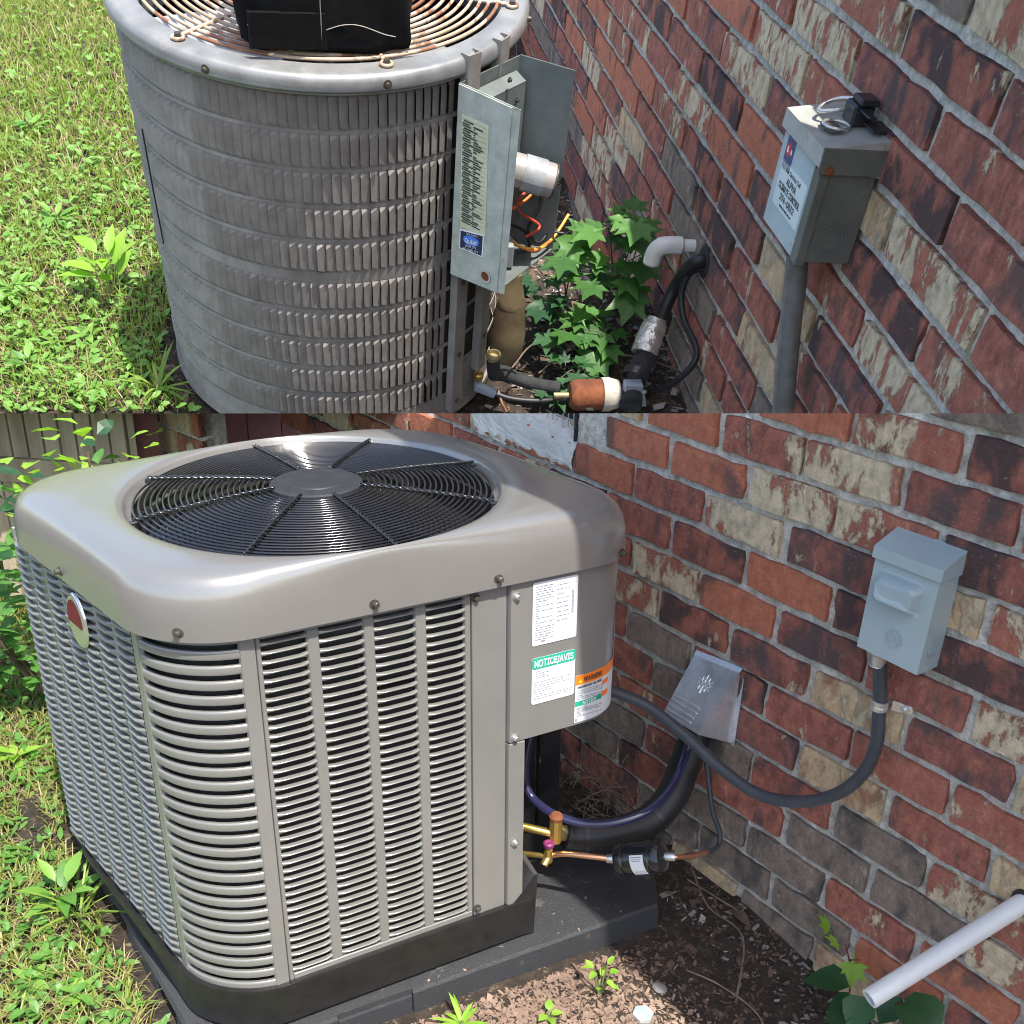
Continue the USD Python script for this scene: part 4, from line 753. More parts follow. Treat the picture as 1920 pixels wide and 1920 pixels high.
# guard
GZc = .098
for k, r in enumerate(np.linspace(.330, .098, 23)): nc.part('guard_ring', ring((0, 0, GZc + .016 * (1 - (r / .330) ** 2)), r, .0023, 110, 6), 'guard_black', smooth=True)
for k in range(8):
    t_ = math.radians(38.5 + 45 * k - 3 * (k % 2)); e, s = A([math.cos(t_), math.sin(t_), 0]), A([-math.sin(t_), math.cos(t_), 0]); rr = np.linspace(.082, .340, 90)
    zz = GZc + .0055 + .016 * (1 - (np.minimum(rr, .330) / .330) ** 2)
    sp_ = [tube(e * rr[:, None] + s * (.0021 * np.cos(rr * 230 + p_))[:, None] + np.c_[0 * rr, 0 * rr, zz + .0021 * np.sin(rr * 230 + p_)], .0021, 5) for p_ in (0, math.pi)]
    q_ = nc.part('guard_spoke', sp_, 'guard_black', smooth=True); nc.part('clip', [box((-.007, -.006, -.004), (.007, .006, .004), .002).apply_transform(np.block([[np.c_[e, s, [0, 0, 1]], (e * .339 + A([0, 0, .097]))[:, None]], [0, 0, 0, 1]]))], 'guard_black', q_)
nc.part('hub_plate', lathe([(0, GZc + .0235), (.052, GZc + .0235), (.054, GZc + .0225), (.055, GZc + .021), (.083, GZc + .0195), (.0865, GZc + .017), (.0865, GZc + .012), (.05, GZc + .008)], n=60), 'hub_grey', smooth=30)
nc.part('shroud', lathe([(.3325, .084), (.3325, -.08)], n=80), 'black_void', smooth=True)
for k in range(3):
    a0 = math.radians(15 + 120 * k); V = [[(r * math.cos(a0 + da * (1 - .35 * r / .32)), r * math.sin(a0 + da * (1 - .35 * r / .32)), .012 - .075 * (da - .75) * (1 - .3 * r)) for da in np.linspace(0, 1.6, 9)] for r in np.linspace(.09, .315, 8)]
    nc.part('fan_blade', grid(A(V)), 'guard_black', smooth=True)
TWO.add('guard_black'); nc.part('fan_motor', lathe([(0, .085), (.075, .085), (.08, .07), (.08, -.08), (0, -.08)], n=30), 'guard_black', smooth=40); nc.part('fan_well', lathe([(0, -.16), (.33, -.16)], n=40), 'black_void')
# louvred face +X: frame strips and one bar per slot gap
YC = [(-.291, -.216), (-.197, -.121), (-.1035, -.030), (-.011, .0615)]
def strip(name, y0, y1, z0, z1, mat='new_paint', xo=0.0, parent=None): return nsk(name, box((HX - .010, y0, z0), (HX + xo, y1, z1), .0015), mat, parent)
lp = strip('louver_panel', -HY + RC_ + .004, YC[0][0], -H, .006)
for a_, b_ in ((YC[0][1], YC[1][0]), (YC[1][1], YC[2][0]), (YC[2][1], YC[3][0]), (YC[3][1], .0715)): strip('panel_strip', a_, b_, -H + .016, -.014, parent=lp)
strip('panel_rail', YC[0][0] + .0005, .0715, -H, -H + .0155, parent=lp); strip('panel_rail', YC[0][0] + .0005, .0715, -.0135, .006, parent=lp)
NS = 40; PITCH = (H - .030) / NS
def bar(y0, y1, zc, xf, out, hgt, nx=7):
    """A pressed bar between two slots: bulges outwards, its ends die into the strips."""
    V = []
    for t_ in np.linspace(0, 1, nx):
        k = min(1, 4.5 * min(t_, 1 - t_)); k = math.sin(k * math.pi / 2); y = y0 + (y1 - y0) * t_
        V.append([(xf - .006, y, zc - hgt * .5 - (1 - k) * hgt * .42), (xf - .001 + out * k * .55, y, zc - hgt * .30 - (1 - k) * hgt * .25), (xf + out * k, y, zc + hgt * .08), (xf + out * k * .86, y, zc + hgt * .32 + (1 - k) * hgt * .1), (xf + out * k * .30 - .001, y, zc + hgt * .5 + (1 - k) * hgt * .35), (xf - .006, y, zc + hgt * .42 + (1 - k) * hgt * .42)])
    return grid(A(V))
for (y0, y1) in YC:
    for k in range(NS): nsk('slat', bar(y0, y1, -.0150 - PITCH * (k + .5), HX - .001, .0042, PITCH * .32), 'new_paint', lp, smooth=50)
TWO.add('new_paint')
# plain panels right of the louvres, control box side, rounded far corner
strip('filler_panel', .0745, .1415, -H - .002, .006, xo=.001); strip('corner_strip', .1445, .178, -H - .018, -.335, xo=.007)
def corner(z0, z1, off, a0, a1, n=12, inner=-.008):
    hx, hy, r = HX + off, HY + off, RC_ + off; th = np.radians(np.linspace(a0, a1, n)); o = np.c_[hx - r + r * np.cos(th), hy - r + r * np.sin(th)]; return o
o_ = np.vstack([[[HX + .008, .1445]], corner(0, 0, .008, 0, 90), [[HX - .20, HY + .008]]]); i_ = o_ - 0; inn = np.vstack([[[HX - .004, .1445]], corner(0, 0, -.004, 0, 90), [[HX - .20, HY - .004]]])
cbx = nsk('control_panel', prism(np.vstack([o_, inn[::-1]]), -.331, .003), 'new_paint', smooth=30); nsk('panel_floor', prism(np.vstack([inn, [[HX - .2, .1445]]]), -.3305, -.325), 'new_paint', cbx)
for y_, z_ in ((.1545, -.322), (.157, -.565), (.1545, -.03)): nsk('panel_screw', screw((HX + .008, y_, z_), (1, 0, 0), .005, .007), 'steel', smooth=30)
for y_, z_ in ((.079, -.018), (.079, -H + .02)): nsk('panel_screw', screw((HX + .001, y_, z_), (1, 0, 0), .005, .008), 'dark_screw', smooth=30)
nsk('service_wall', box((HX - .206, .178, -H), (HX - .203, HY - .02, -.33)), 'black_void'); nsk('service_side', box((HX - .20, .172, -H), (HX - .012, .1755, -.335)), 'black_void'); nsk('back_post', box((HX - .203, HY - .064, -H), (HX - .190, HY - .012, -.325), .002), 'guard_black'); nsk('back_plate', box((HX - .2025, .26, -H), (HX - .2005, HY - .066, -.325)), 'guard_black')
# stickers on the control panel: all on its flat part, the hazard one wraps the corner
EX, EY = A([SK, 1, 0]) / math.hypot(SK, 1), A([0, 0, 1.0]); NX = A([1, -SK, 0]) / math.hypot(1, SK)
def onp(y_, z_, off=.0): return sk(HX + .008, y_, z_) + NX * off
def lab(name, y0, y1, z0, z1, mat, off=.0006, parent=None, rad=.004):
    m = as_mesh(m3.Manifold.extrude(m3.CrossSection([A([(a_ + (y1 - y0) / 2, b_ + (z1 - z0) / 2) for a_, b_ in rrect(y1 - y0, z1 - z0, rad, 3)])]), .0008)); return nc.part(name, place(m, onp(y0, z0, off), EX * math.hypot(1, SK), EY, NX), mat, parent)
def lines(y0, y1, z0, z1, n, rg_, off=.0018, h=.0016, cols=1):
    out = []
    for k in range(n):
        z_ = z1 - (z1 - z0) * (k + .5) / n; y = y0
        while y < y1 - .003:
            w_ = rg_.uniform(.003, .012); e_ = min(y + w_, y1); out.append(hull([onp(y, z_, off), onp(e_, z_, off), onp(y, z_ + h, off), onp(e_, z_ + h, off), onp(y, z_, off + .0003), onp(e_, z_ + h, off + .0003)])); y = e_ + rg_.uniform(.001, .003)
            if rg_.random() < .12: break
    return out
rg = np.random.default_rng(12)
rl = lab('rating_label', .187, .279, -.137, -.011, 'label_white', parent=cbx); nc.part('label_print', lines(.193, .232, -.128, -.018, 23, rg) + lines(.236, .262, -.10, -.02, 9, rg) + lines(.205, .262, -.134, -.128, 1, rg, h=.003), 'grey_print', cbx); nc.part('bar_code', [hull([onp(.2665, z_, .0018), onp(.2715, z_, .0018), onp(.2665, z_ + .0014, .0018), onp(.2715, z_ + .0014, .0018), onp(.269, z_, .0021)]) for z_ in np.arange(-.085, -.040, .0026)], 'grey_print', cbx)
nl = lab('notice_label', .188, .279, -.260, -.163, 'label_white', parent=cbx, rad=.005); lab('notice_band', .188, .279, -.186, -.163, 'green_print', .0011, cbx, .005)
nc.part('notice_print', text('NOTICE/AVIS', .0135, onp(.2335, -.1815, .0020), EX, EY, True, True, width=.084), 'label_white', cbx); nc.part('label_print', lines(.196, .272, -.207, -.190, 4, rg, h=.0014) + lines(.192, .274, -.252, -.212, 8, rg, h=.0013), 'grey_print', cbx)
def wrap(y0, y1, z0, z1, off, n=16):
    """A sheet on the panel that follows it round the corner; y runs on as arc length."""
    V = []; r = RC_ + .008; yc = HY + .008 - r
    for y in np.linspace(y0, y1, n):
        if y <= yc: p_ = (HX + .008 + off, y)
        else: a_ = (y - yc) / r; p_ = (HX + .008 - r + (r + off) * math.cos(a_), yc + (r + off) * math.sin(a_))
        V.append([sk(*p_, z_) for z_ in np.linspace(z0, z1, 2)])
    return grid(A(V))
TWO.update(['label_white', 'orange_print', 'green_print', 'grey_print'])
nc.part('hazard_label', wrap(.282, .405, -.326, -.222, .0010), 'label_white', cbx, smooth=True); nc.part('hazard_label', wrap(.405, .428, -.326, -.15, .0011), 'label_white', cbx, smooth=True)
nc.part('hazard_band', wrap(.2823, .405, -.243, -.222, .0016), 'orange_print', cbx, smooth=True); nc.part('hazard_band', wrap(.349, .372, -.262, -.252, .0016), 'orange_print', cbx, smooth=True); nc.part('hazard_band', wrap(.349, .372, -.288, -.277, .0016), 'orange_print', cbx, smooth=True); nc.part('notice_strip', wrap(.2825, .348, -.290, -.279, .0016), 'green_print', cbx, smooth=True); nc.part('divider', wrap(.347, .3475, -.32, -.243, .0015), 'grey_print', cbx)
def bent(s_, h_, yc_, zc_, w_, off):
    m = text(s_, h_, (0, 0, 0), (1., 0, 0), (0, 1., 0), True, True, width=w_, depth=.0004); r = RC_ + .008; y0_ = HY + .008 - r; V = []
    for v in m.vertices:
        y = yc_ + v[0]; o_ = off + v[2]
        if y <= y0_: p_ = (HX + .008 + o_, y)
        else: a_ = (y - y0_) / r; p_ = (HX + .008 - r + (r + o_) * math.cos(a_), y0_ + (r + o_) * math.sin(a_))
        V.append(sk(*p_, zc_ + v[1]))
    return trimesh.Trimesh(A(V), m.faces, process=False)
nc.part('hazard_print', bent('WARNING', .010, .322, -.2375, .046, .0020), 'print_dark', cbx); nc.part('hazard_print', bent('HAZARDOUS VOLTAGE', .0052, .3155, -.2510, .058, .0016), 'print_dark', cbx); nc.part('hazard_sign', hull([onp(.288, -.2395, .0022), onp(.297, -.2395, .0022), onp(.2925, -.2305, .0022), onp(.2925, -.236, .0026)]), 'yellow_print', cbx)
nc.part('notice_print', bent('NOTICE', .0078, .315, -.2885, .032, .0021), 'label_white', cbx); nc.part('label_print', lines(.287, .343, -.277, -.254, 6, rg, h=.0012) + lines(.287, .343, -.314, -.293, 7, rg, h=.0012) + lines(.284, .290, -.324, -.317, 3, rg, h=.0015), 'grey_print', cbx)
# rounded near corner with long curved bars
def curve_pts(off, n=13, ext=.001):
    hx, hy, r = HX + off, HY + off, RC_ + off; th = np.radians(np.linspace(-90, 0, n)); c_ = np.c_[hx - r + r * np.cos(th), -hy + r + r * np.sin(th)]
    return np.vstack([[[c_[0, 0] - ext, -hy]], c_, [[hx, c_[-1, 1] + ext]]])
NCB = 26; CP = (H - .012) / NCB
kf = [0, .04] + [1] * 11 + [.04, 0]
for k in range(NCB):
    zc = -.012 - CP * (k + .72); hg = CP * .60; V = []
    base, o1 = curve_pts(0), curve_pts(.004)
    for i, (p_, q_) in enumerate(zip(base, o1)):
        t_ = i / (len(base) - 1); e_ = min(1, 7 * min(t_, 1 - t_)); w_ = hg * .5 + (1 - e_) * CP * .22; b_ = p_ + (q_ - p_) * e_; n_ = (q_ - p_) / .004
        w_ = hg * .5; V.append([(*(p_ - n_ * .009), zc - w_), (*(p_ - n_ * .0012), zc - w_ * .98), (*(p_ + n_ * .0008), zc - w_ * .6), (*(p_ + n_ * .0008), zc + w_ * .5), (*(p_ - n_ * .0006), zc + w_ * .9), (*(p_ - n_ * .003), zc + w_), (*(p_ - n_ * .009), zc + w_ * .8)])
    nsk('corner_slat', grid(A(V)), 'new_paint', lp, smooth=50)
def post(p0, p1, z0, z1): return box((min(p0[0], p1[0]), min(p0[1], p1[1]), z0), (max(p0[0], p1[0]), max(p0[1], p1[1]), z1), .001)
nsk('corner_post', post((HX - .008, -HY + RC_ - .022), (HX + .0012, -HY + RC_ + .0015), -H, .006), 'new_paint', smooth=30); nsk('corner_post', post((HX - RC_ - .012, -HY - .0012), (HX - RC_ + .010, -HY + .008), -H, .006), 'new_paint')
cr = curve_pts(.0); ci = curve_pts(-.008); cpoly = np.vstack([cr, ci[::-1]])
for z0, z1 in ((-H - .001, -H + .0055), (-.0125, .006)): nsk('corner_rail', prism(cpoly, z0, z1), 'new_paint', smooth=30)
# far side -Y: seven columns of slats
xs_ = np.linspace(-HX + .018, HX - RC_ - .014, 8)
for a_, b_ in zip(xs_[:-1], xs_[1:]):
    nsk('side_strip', box((a_ - .004, -HY - .0005, -H), (a_ + .004, -HY + .008, .006), .001), 'new_paint', lp)
    for k in range(NS):
        m = bar(a_ + .004, b_ - .004, -.0150 - PITCH * (k + .5), 0, .0085, PITCH * .62, 5); v = m.vertices; m = trimesh.Trimesh(np.c_[v[:, 1], -HY - v[:, 0], v[:, 2]], m.faces[:, ::-1], process=False)
        nsk('side_slat', m, 'new_paint', lp, smooth=50)
nsk('side_rail', box((-HX, -HY - .0006, -H - .001), (HX - RC_ - .013, -HY + .008, -H + .006)), 'new_paint', lp); nsk('far_post', box((-HX - .002, -HY + .02, -H), (-HX + .016, -HY + .028, .006)), 'new_paint', lp)
farc = A([(-HX + RC_ + RC_ * math.cos(t_), -HY + RC_ + RC_ * math.sin(t_)) for t_ in np.radians(np.linspace(180, 262, 10))])
bd = nc.part('badge', lathe([(0, .006), (.036, .006), (.040, .003), (.041, 0)], (0, 0, 0), (0, -1, 0), 30).apply_transform(np.diag([1, 1, 1.3, 1])).apply_translation(A([-.108, -HY - .008, -.076])), 'chrome', lp, smooth=40)
nc.part('badge_field', lathe([(0, .0066), (.032, .0066)], (0, 0, 0), (0, -1, 0), 30).apply_transform(np.diag([1, 1, 1.3, 1])).apply_translation(A([-.108, -HY - .0085, -.076])).slice_plane([0, 0, -.083], [0, 0, 1]), 'badge_maroon', lp)
# moulded base pan, notched at the valve corner
P0 = outline(.012); keepn = ~((P0[:, 0] > HX - .15) & (P0[:, 1] > .20)); P0 = P0[keepn]; i_n = np.argmax(np.diff(np.r_[P0[:, 1]], append=P0[0, 1]) > .3) if False else None
P0 = np.vstack([[(HX + .012, -.2), (HX + .012, .196), (HX + .002, .206), (HX - .20, .215), (HX - .21, HY - .02)], outline(.012)[(outline(.012)[:, 0] < HX - .21)]]); cc = outline(.012)[-15:]; P0 = np.vstack([P0, cc])
def loft(poly, levels):
    c_ = poly.mean(0); V = []
    for z_, ins in levels: d_ = poly - c_; L_ = np.linalg.norm(d_, axis=1)[:, None]; V.append(np.c_[c_ + d_ * (1 - ins / L_), np.full(len(poly), z_)])
    V = [np.vstack([r_, r_[:1]]) for r_ in V]; return grid(A(V))
def pan_ring(z_, k, ins=0.0):
    c_ = P0.mean(0); d_ = P0 - c_; q_ = c_ + d_ * (1 - ins / np.linalg.norm(d_, axis=1)[:, None]); q_[:, 1] += k * .078 * np.clip((.2 - q_[:, 0]) / .58, 0, 1) * np.clip(-q_[:, 1] / .43, 0, 1); q_ = np.c_[q_, np.full(len(q_), z_)]; return np.vstack([q_, q_[:1]])
pan = nsk('base_pan', grid(A([pan_ring(-H + .004, 0, .03), pan_ring(-H + .004, 0), pan_ring(-H - .003, .02, -.001), pan_ring(-H - .05, .5, .003), pan_ring(-H - .088, .95, .006), pan_ring(-H - .092, 1, .012), pan_ring(-H - .090, 1, .06)])), 'pan_black', smooth=35); TWO.add('pan_black')
nsk('pan_wall', hull([(HX + .010, .150, -H - .004), (HX + .010, .206, -H + .0), (HX + .004, .214, -H + .055), (HX - .05, .217, -H + .085), (HX + .004, .206, -H + .055), (HX - .05, .207, -H + .085), (HX + .004, .150, -H - .088), (HX - .10, .217, -H - .092), (HX + .004, .208, -H - .096), (HX - .1, .19, -H - .05)]), 'pan_black', pan)
for k in range(3): nsk('pan_rib', hull([(HX - .02 - .03 * k, .182, -H + .0), (HX - .035 - .03 * k, .182, -H + .0), (HX - .03 - .03 * k, .205, -H + .045), (HX - .045 - .03 * k, .205, -H + .045), (HX - .02 - .03 * k, .182, -H + .012), (HX - .035 - .03 * k, .182, -H + .012)]), 'pan_black', pan)
for p_ in ((HX - .03, .15), (HX - .04, -.30), (-HX + .06, -.30), (-.05, -.34), (-HX + .08, .34)): nsk('pan_foot', hull([(p_[0] + a_, p_[1] + b_, z_) for a_, b_, z_ in ((-.05, -.05, -H - .06), (.03, -.05, -H - .06), (-.05, .05, -H - .06), (.03, .055, -H - .06), (-.03, -.03, -.8225), (.024, -.03, -.8225), (-.03, .04, -.8225), (.024, .045, -.8225))]), 'pan_black', pan)
# pad
pad = Thing('equipment_pad', LU, (0, 0, -.895), 'black plastic pad under the new square condenser, sunlit along its front edge', 'pad')
PP = A([(-.64, -.380), (.225, -.471), (.277, -.43), (.515, .48), (.42, .57), (-.45, .58), (-.64, .2)])
def padshape(ins): c_ = PP.mean(0); d_ = PP - c_; return c_ + d_ * (1 - ins / np.linalg.norm(d_, axis=1)[:, None])
pb = m3.Manifold.hull_points(np.vstack([np.c_[padshape(0), np.full(7, -.900)], np.c_[padshape(.003), np.full(7, -.829)], np.c_[padshape(.010), np.full(7, -.822)]]))
e1 = (PP[1] - PP[0]); e1 = e1 / np.linalg.norm(e1); e2 = PP[3] - PP[2]; e2 = e2 / np.linalg.norm(e2)
def cutbox(c_, d_, w_, dep, z0=-.92, z1=-.80): n_ = A([-d_[1], d_[0]]); q_ = [c_ + d_ * a_ + n_ * b_ for a_ in (-w_ / 2, w_ / 2) for b_ in (-dep, dep)]; return m3.Manifold.hull_points(A([(*p_, z_) for p_ in q_ for z_ in (z0, z1)]))
for p_ in ((330, 1740), (400, 1985)): pass
for f_, w_ in ((.46, .10), (.80, .11)): pb = pb - cutbox(PP[0] + (PP[1] - PP[0]) * f_, e1, w_, .011, z1=-.830)
pb = pb - cutbox(PP[2] + (PP[3] - PP[2]) * .30, e2, .155, .010)
pad.part('slab', pb, 'pad_black'); tb = PP[2] + (PP[3] - PP[2]) * .30; nn = A([-e2[1], e2[0]]); pad.part('edge_tab', hull([(*(tb + e2 * a_ + nn * b_), z_) for a_ in (-.075, .075) for b_ in (.003, .012) for z_ in (-.896, -.836)]), 'pad_black')
rq = np.random.default_rng(9); dbp = np.c_[rq.uniform(.24, .50, 120), rq.uniform(-.40, .45, 120), np.full(120, -.8235)]; dbp = dbp[(dbp[:, 0] < .335 + .2625 * (dbp[:, 1] + .225) - .012) & (dbp[:, 0] > .30 + .229 * dbp[:, 1])]
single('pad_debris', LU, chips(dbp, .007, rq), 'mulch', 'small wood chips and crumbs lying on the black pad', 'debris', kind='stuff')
for f_ in (.36, .62): c_ = PP[0] + (PP[1] - PP[0]) * f_ + A([.0, .032]); pad.part('recess', hull([(*(c_ + e1 * a_ + A([-e1[1], e1[0]]) * b_), z_) for a_ in (-.02, .02) for b_ in (-.016, .016) for z_ in (-.8235, -.8215)]), 'black_void')
# ---------------- things on the wall beside the new machine (wall axes)
gb = Thing('disconnect_box', LW, (.3, 0, -.42), 'new pale blue grey disconnect box with a raised dome and round emblem', 'electrical box')
def onf(px): return at(LW, px, 1, -.0605)
bx = [onf(p_) for p_ in ((1641, 1062), (1766, 1106), (1719, 1268), (1607, 1210))]
bx0, bx1 = .236, .360; bz0, bz1 = -.418, -.236
body = gb.part('body', hull([(bx0 - .004, -.0605, bz0 + .002), (bx0, -.0605, bz1), (bx1 - .003, -.0605, bz0 - .001), (bx1 + .003, -.0605, bz1), (bx0, -.002, bz0), (bx0, -.002, bz1), (bx1 - .002, -.002, bz0 - .001), (bx1 + .003, -.002, bz1)]), 'box_new')
gb.part('lid', hull([(bx0 - .004, -.066, -.240), (bx1 + .007, -.066, -.240), (bx0 - .004, -.064, -.219), (bx1 + .007, -.064, -.219), (bx0 - .004, -.002, -.196), (bx1 + .007, -.002, -.196), (bx0 - .004, -.002, -.24), (bx1 + .007, -.002, -.24)]), 'box_new', body)
cs = [(bx0 + .012, -.308), (bx0 + .099, -.308), (bx0 + .099, -.256), (bx0 + .012, -.256)]
V = []
for ins, y in ((-.003, -.0605), (.001, -.0625), (.006, -.076), (.010, -.081), (.016, -.0835), (.026, -.084)):
    w_, h_ = .092 - 2 * ins, .058 - 2 * ins; r_ = rrect(w_, h_, min(max(.004, .014 - ins * .3), h_ * .49), 5); V.append([(bx0 + .0575 + a_, y, -.287 + b_) for a_, b_ in r_ + r_[:1]])
V.append([(bx0 + .0575, -.084, -.287)] * len(V[0])); dm = grid(A(V)); dm.faces = dm.faces[:, ::-1]; gb.part('dome', dm, 'box_new', body, smooth=22)
RX = trimesh.transformations.rotation_matrix(math.pi / 2, [1, 0, 0]); ce = A([bx0 + .066, -.0612, -.372])
gb.part('emblem', [ring((0, 0, 0), .0165, .0011, 40, 6).apply_transform(RX).apply_translation(ce)] + [text('GE', .015, ce + A([0, .0003, -.0075]), A([1., 0, 0]), A([0, 0, 1.]), True, False, depth=.0012)] + [tube(spline([ce + A([r_ * math.cos(a_), 0, r_ * math.sin(a_)]) for r_, a_ in ((.0155, b_), (.0125, b_ + .25), (.011, b_ + .55), (.0125, b_ + .7))], 4), .0007, 4) for b_ in (.3, 1.87, 3.44, 5.0)], 'box_new', body, smooth=30)
RY = trimesh.transformations.rotation_matrix(math.pi / 2, [0, 1, 0])
gb.part('knockout', [ring((0, 0, 0), r_, .0009, 30, 5).apply_transform(RY).apply_translation((bx1 + .0005, -.030, -.375)) for r_ in (.012, .016)], 'box_new', body, smooth=True)
gb.part('fitting', lathe([(.019, .002), (.020, -.006), (.0155, -.010), (.0155, -.03), (.0165, -.031)], (.266, -.038, bz0 + .003), (0, 0, 1), 20), 'steel', smooth=30)
cp = [A([.266, -.038, bz0 - .005])] + [at(LW, p_, 1, y_) for p_, y_ in (((1650, 1300), -.036), ((1648, 1345), -.036), ((1642, 1400), -.042), ((1618, 1450), -.052), ((1570, 1488), -.065), ((1500, 1503), -.085), ((1420, 1488), -.105), ((1345, 1435), -.125), ((1280, 1375), -.145), ((1215, 1325), -.17), ((1160, 1300), -.21), ((1110, 1285), -.26))]
cps = spline(cp, 22); cu = Thing('conduit', LW, cp[6], 'grey flexible conduit looping from the new disconnect box to the new condenser', 'conduit')
cu.part('sheath', tube(cps, .0122 + .0005 * (np.arange(len(cps)) % 2), 14), 'conduit_grey', smooth=True)
sd = np.gradient(cps, axis=0); sd /= np.linalg.norm(sd, axis=1)[:, None]; nrm = np.cross(sd, [0, 1., 0]); nrm /= np.linalg.norm(nrm, axis=1)[:, None]; cu.part('printed_seam', [tube(cps[i:i + 2] * .65 + cps[i + 1:i + 3] * .35 - nrm[i:i + 2] * .0125 * np.sign(nrm[i, 2] + 1e-6) * .4 + A([0, -.0096, 0]) - 0, .0008, 4) for i in range(12, len(cps) - 3, 2)], 'label_pale')
sp = Thing('pipe_strap', LW, at(LW, (1655, 1322), 1, 0), 'shiny one hole strap holding the grey conduit on the bricks', 'strap'); so = at(LW, (1649, 1322), 1, -.036)
sp.part('saddle', lathe([(.0128, -.010), (.0146, -.009), (.0152, -.004), (.0140, 0), (.0152, .004), (.0146, .009), (.0128, .010)], so, (0, 0, 1), 24), 'galvanised', smooth=30); sp.part('tab', hull([so + A(v) for v in ((.014, .018, -.010), (.014, .018, .010), (.046, .030, -.008), (.050, .030, 0), (.046, .030, .008), (.014, .022, -.010), (.014, .022, .010), (.046, .034, -.008), (.046, .034, .008))]), 'galvanised'); sp.part('bolt', screw(so + A([.036, .026, 0]), (0, -1, 0), .0055, .006), 'steel', smooth=30)
# folded tin hood over the hole of the line set
hd = Thing('line_hood', LW, (-.12, -.05, -.65), 'bright folded metal hood with a snowflake emblem on the brick wall', 'line cover')
tl, tr, bl, br = A([-.152, -.018, -.560]), A([-.062, -.018, -.560]), A([-.196, -.118, -.735]), A([-.088, -.118, -.738])
tl, tr = at(LW, (1302, 1228), 1, -.012), at(LW, (1386, 1262), 1, -.012); bl, br = at(LW, (1243, 1337), 1, -.105), at(LW, (1310, 1378), 1, -.105); wb = at(LW, (1371, 1393), 1, -.002); wt = at(LW, (1388, 1268), 1, -.002); wl = A([tl[0] - .004, -.002, wb[2] + .0]); ft = hd.part('face', hull([tl, tr, bl, br] + [p_ + A([0, .0022, -.0006]) for p_ in (tl, tr, bl, br)]), 'bright_tin')
hd.part('side', hull([tr, br, wb, wt] + [p_ + A([-.002, 0, 0]) for p_ in (tr, br, wb, wt)]), 'bright_tin'); hd.part('side', hull([tl, bl, wl, tl + A([0, .01, 0])] + [p_ + A([.002, 0, 0]) for p_ in (tl, bl, wl, tl + A([0, .01, 0]))]), 'bright_tin'); hd.part('wall_flange', hull([wt + A([-.004, 0, .004]), wb + A([-.004, 0, -.006]), wt + A([.012, 0, 0]), wb + A([.010, 0, -.004]), wt + A([.012, -.002, 0]), wb + A([.010, -.002, -.004])]), 'bright_tin'); hd.part('top_flange', hull([tl + A([-.004, .010, .006]), tr + A([0, .010, .006]), tl + A([-.002, 0, 0]), tr, tl + A([-.004, .010, .009]), tr + A([0, .010, .009])]), 'bright_tin')
fe = (tr - tl) / np.linalg.norm(tr - tl); fd_ = (bl - tl); fd_ = fd_ - (fd_ @ fe) * fe; FLn = np.linalg.norm(fd_); fd_ /= FLn; fn = np.cross(fe, -fd_); fn = fn * (1 if fn[1] < 0 else -1); fc = tl * .33 + tr * .33 + bl * .17 + br * .17 + fn * .0005
arms = []
for k in range(6):
    a_ = k * math.pi / 3 + math.pi / 6; d_ = fe * math.cos(a_) + fd_ * math.sin(a_); s_ = np.cross(fn, d_); arms.append(tube([fc + d_ * .004, fc + d_ * .022], .0026, 6))
    for sg in (1, -1): arms.append(tube([fc + d_ * .010, fc + d_ * .016 + s_ * sg * .009], .0023, 6))
hd.part('emblem', arms, 'bright_tin', ft, smooth=True)
for k in range(4): f_ = .68 + .08 * k; l_, r_ = tl + (bl - tl) * f_, tr + (br - tr) * f_; hd.part('pressed_rib', tube([l_ + (r_ - l_) * .04 + fn * .0004, l_ + (r_ - l_) * .70 + fn * .0006], .0030, 6), 'bright_tin', ft, smooth=True)
# black insulated line, clear tube, ties, cable, drier, valves
def LP(px, y): return at(LW, px, 1, y)
ln = Thing('line_set', LW, LP((1180, 1560), -.25), 'fat black insulated line curving from the tin hood to the new condenser', 'pipe')
Lp = spline([LP((1315, 1335), -.03), LP((1300, 1390), -.06), LP((1282, 1440), -.09), LP((1258, 1495), -.14), LP((1215, 1540), -.20), LP((1150, 1562), -.27), LP((1085, 1565), -.33), LP((1060, 1562), -.355)], 10); ln.part('insulation', tube(Lp, .0350, 20), 'rubber_black', smooth=True); ln.part('bare_end', tube([LP((1070, 1563), -.345), LP((1035, 1560), -.39)], .017, 12), 'old_brass', smooth=True)
ct = Thing('drain_tube', LW, LP((1000, 1480), -.35), 'shiny violet black tube looping along the insulated line', 'tube'); cpt = spline([LP((994, 1374), -.42), LP((985, 1430), -.42), LP((990, 1482), -.42), LP((1020, 1515), -.41), LP((1060, 1535), -.39), LP((1105, 1545), -.36), LP((1160, 1541), -.315), LP((1215, 1520), -.255), LP((1258, 1478), -.185), LP((1283, 1425), -.125), LP((1293, 1385), -.095)], 10); ct.part('hose', tube(cpt, .0088, 14), 'vinyl_blue', smooth=True)
for px, y_, nm in (((1101, 1560), -.32, 'black cable tie round the insulated line near the condenser'), ((1226, 1522), -.19, 'black cable tie round the insulated line at its bend')): i_ = int(np.argmin(np.linalg.norm(Lp - LP(px, y_), axis=1))); single('cable_tie', LW, lathe([(.0358, -.004), (.0372, -.004), (.0372, .004), (.0358, .004)], Lp[i_], Lp[i_ + 1] - Lp[i_ - 1], 26), 'lock_black', nm, 'cable tie', smooth=30)
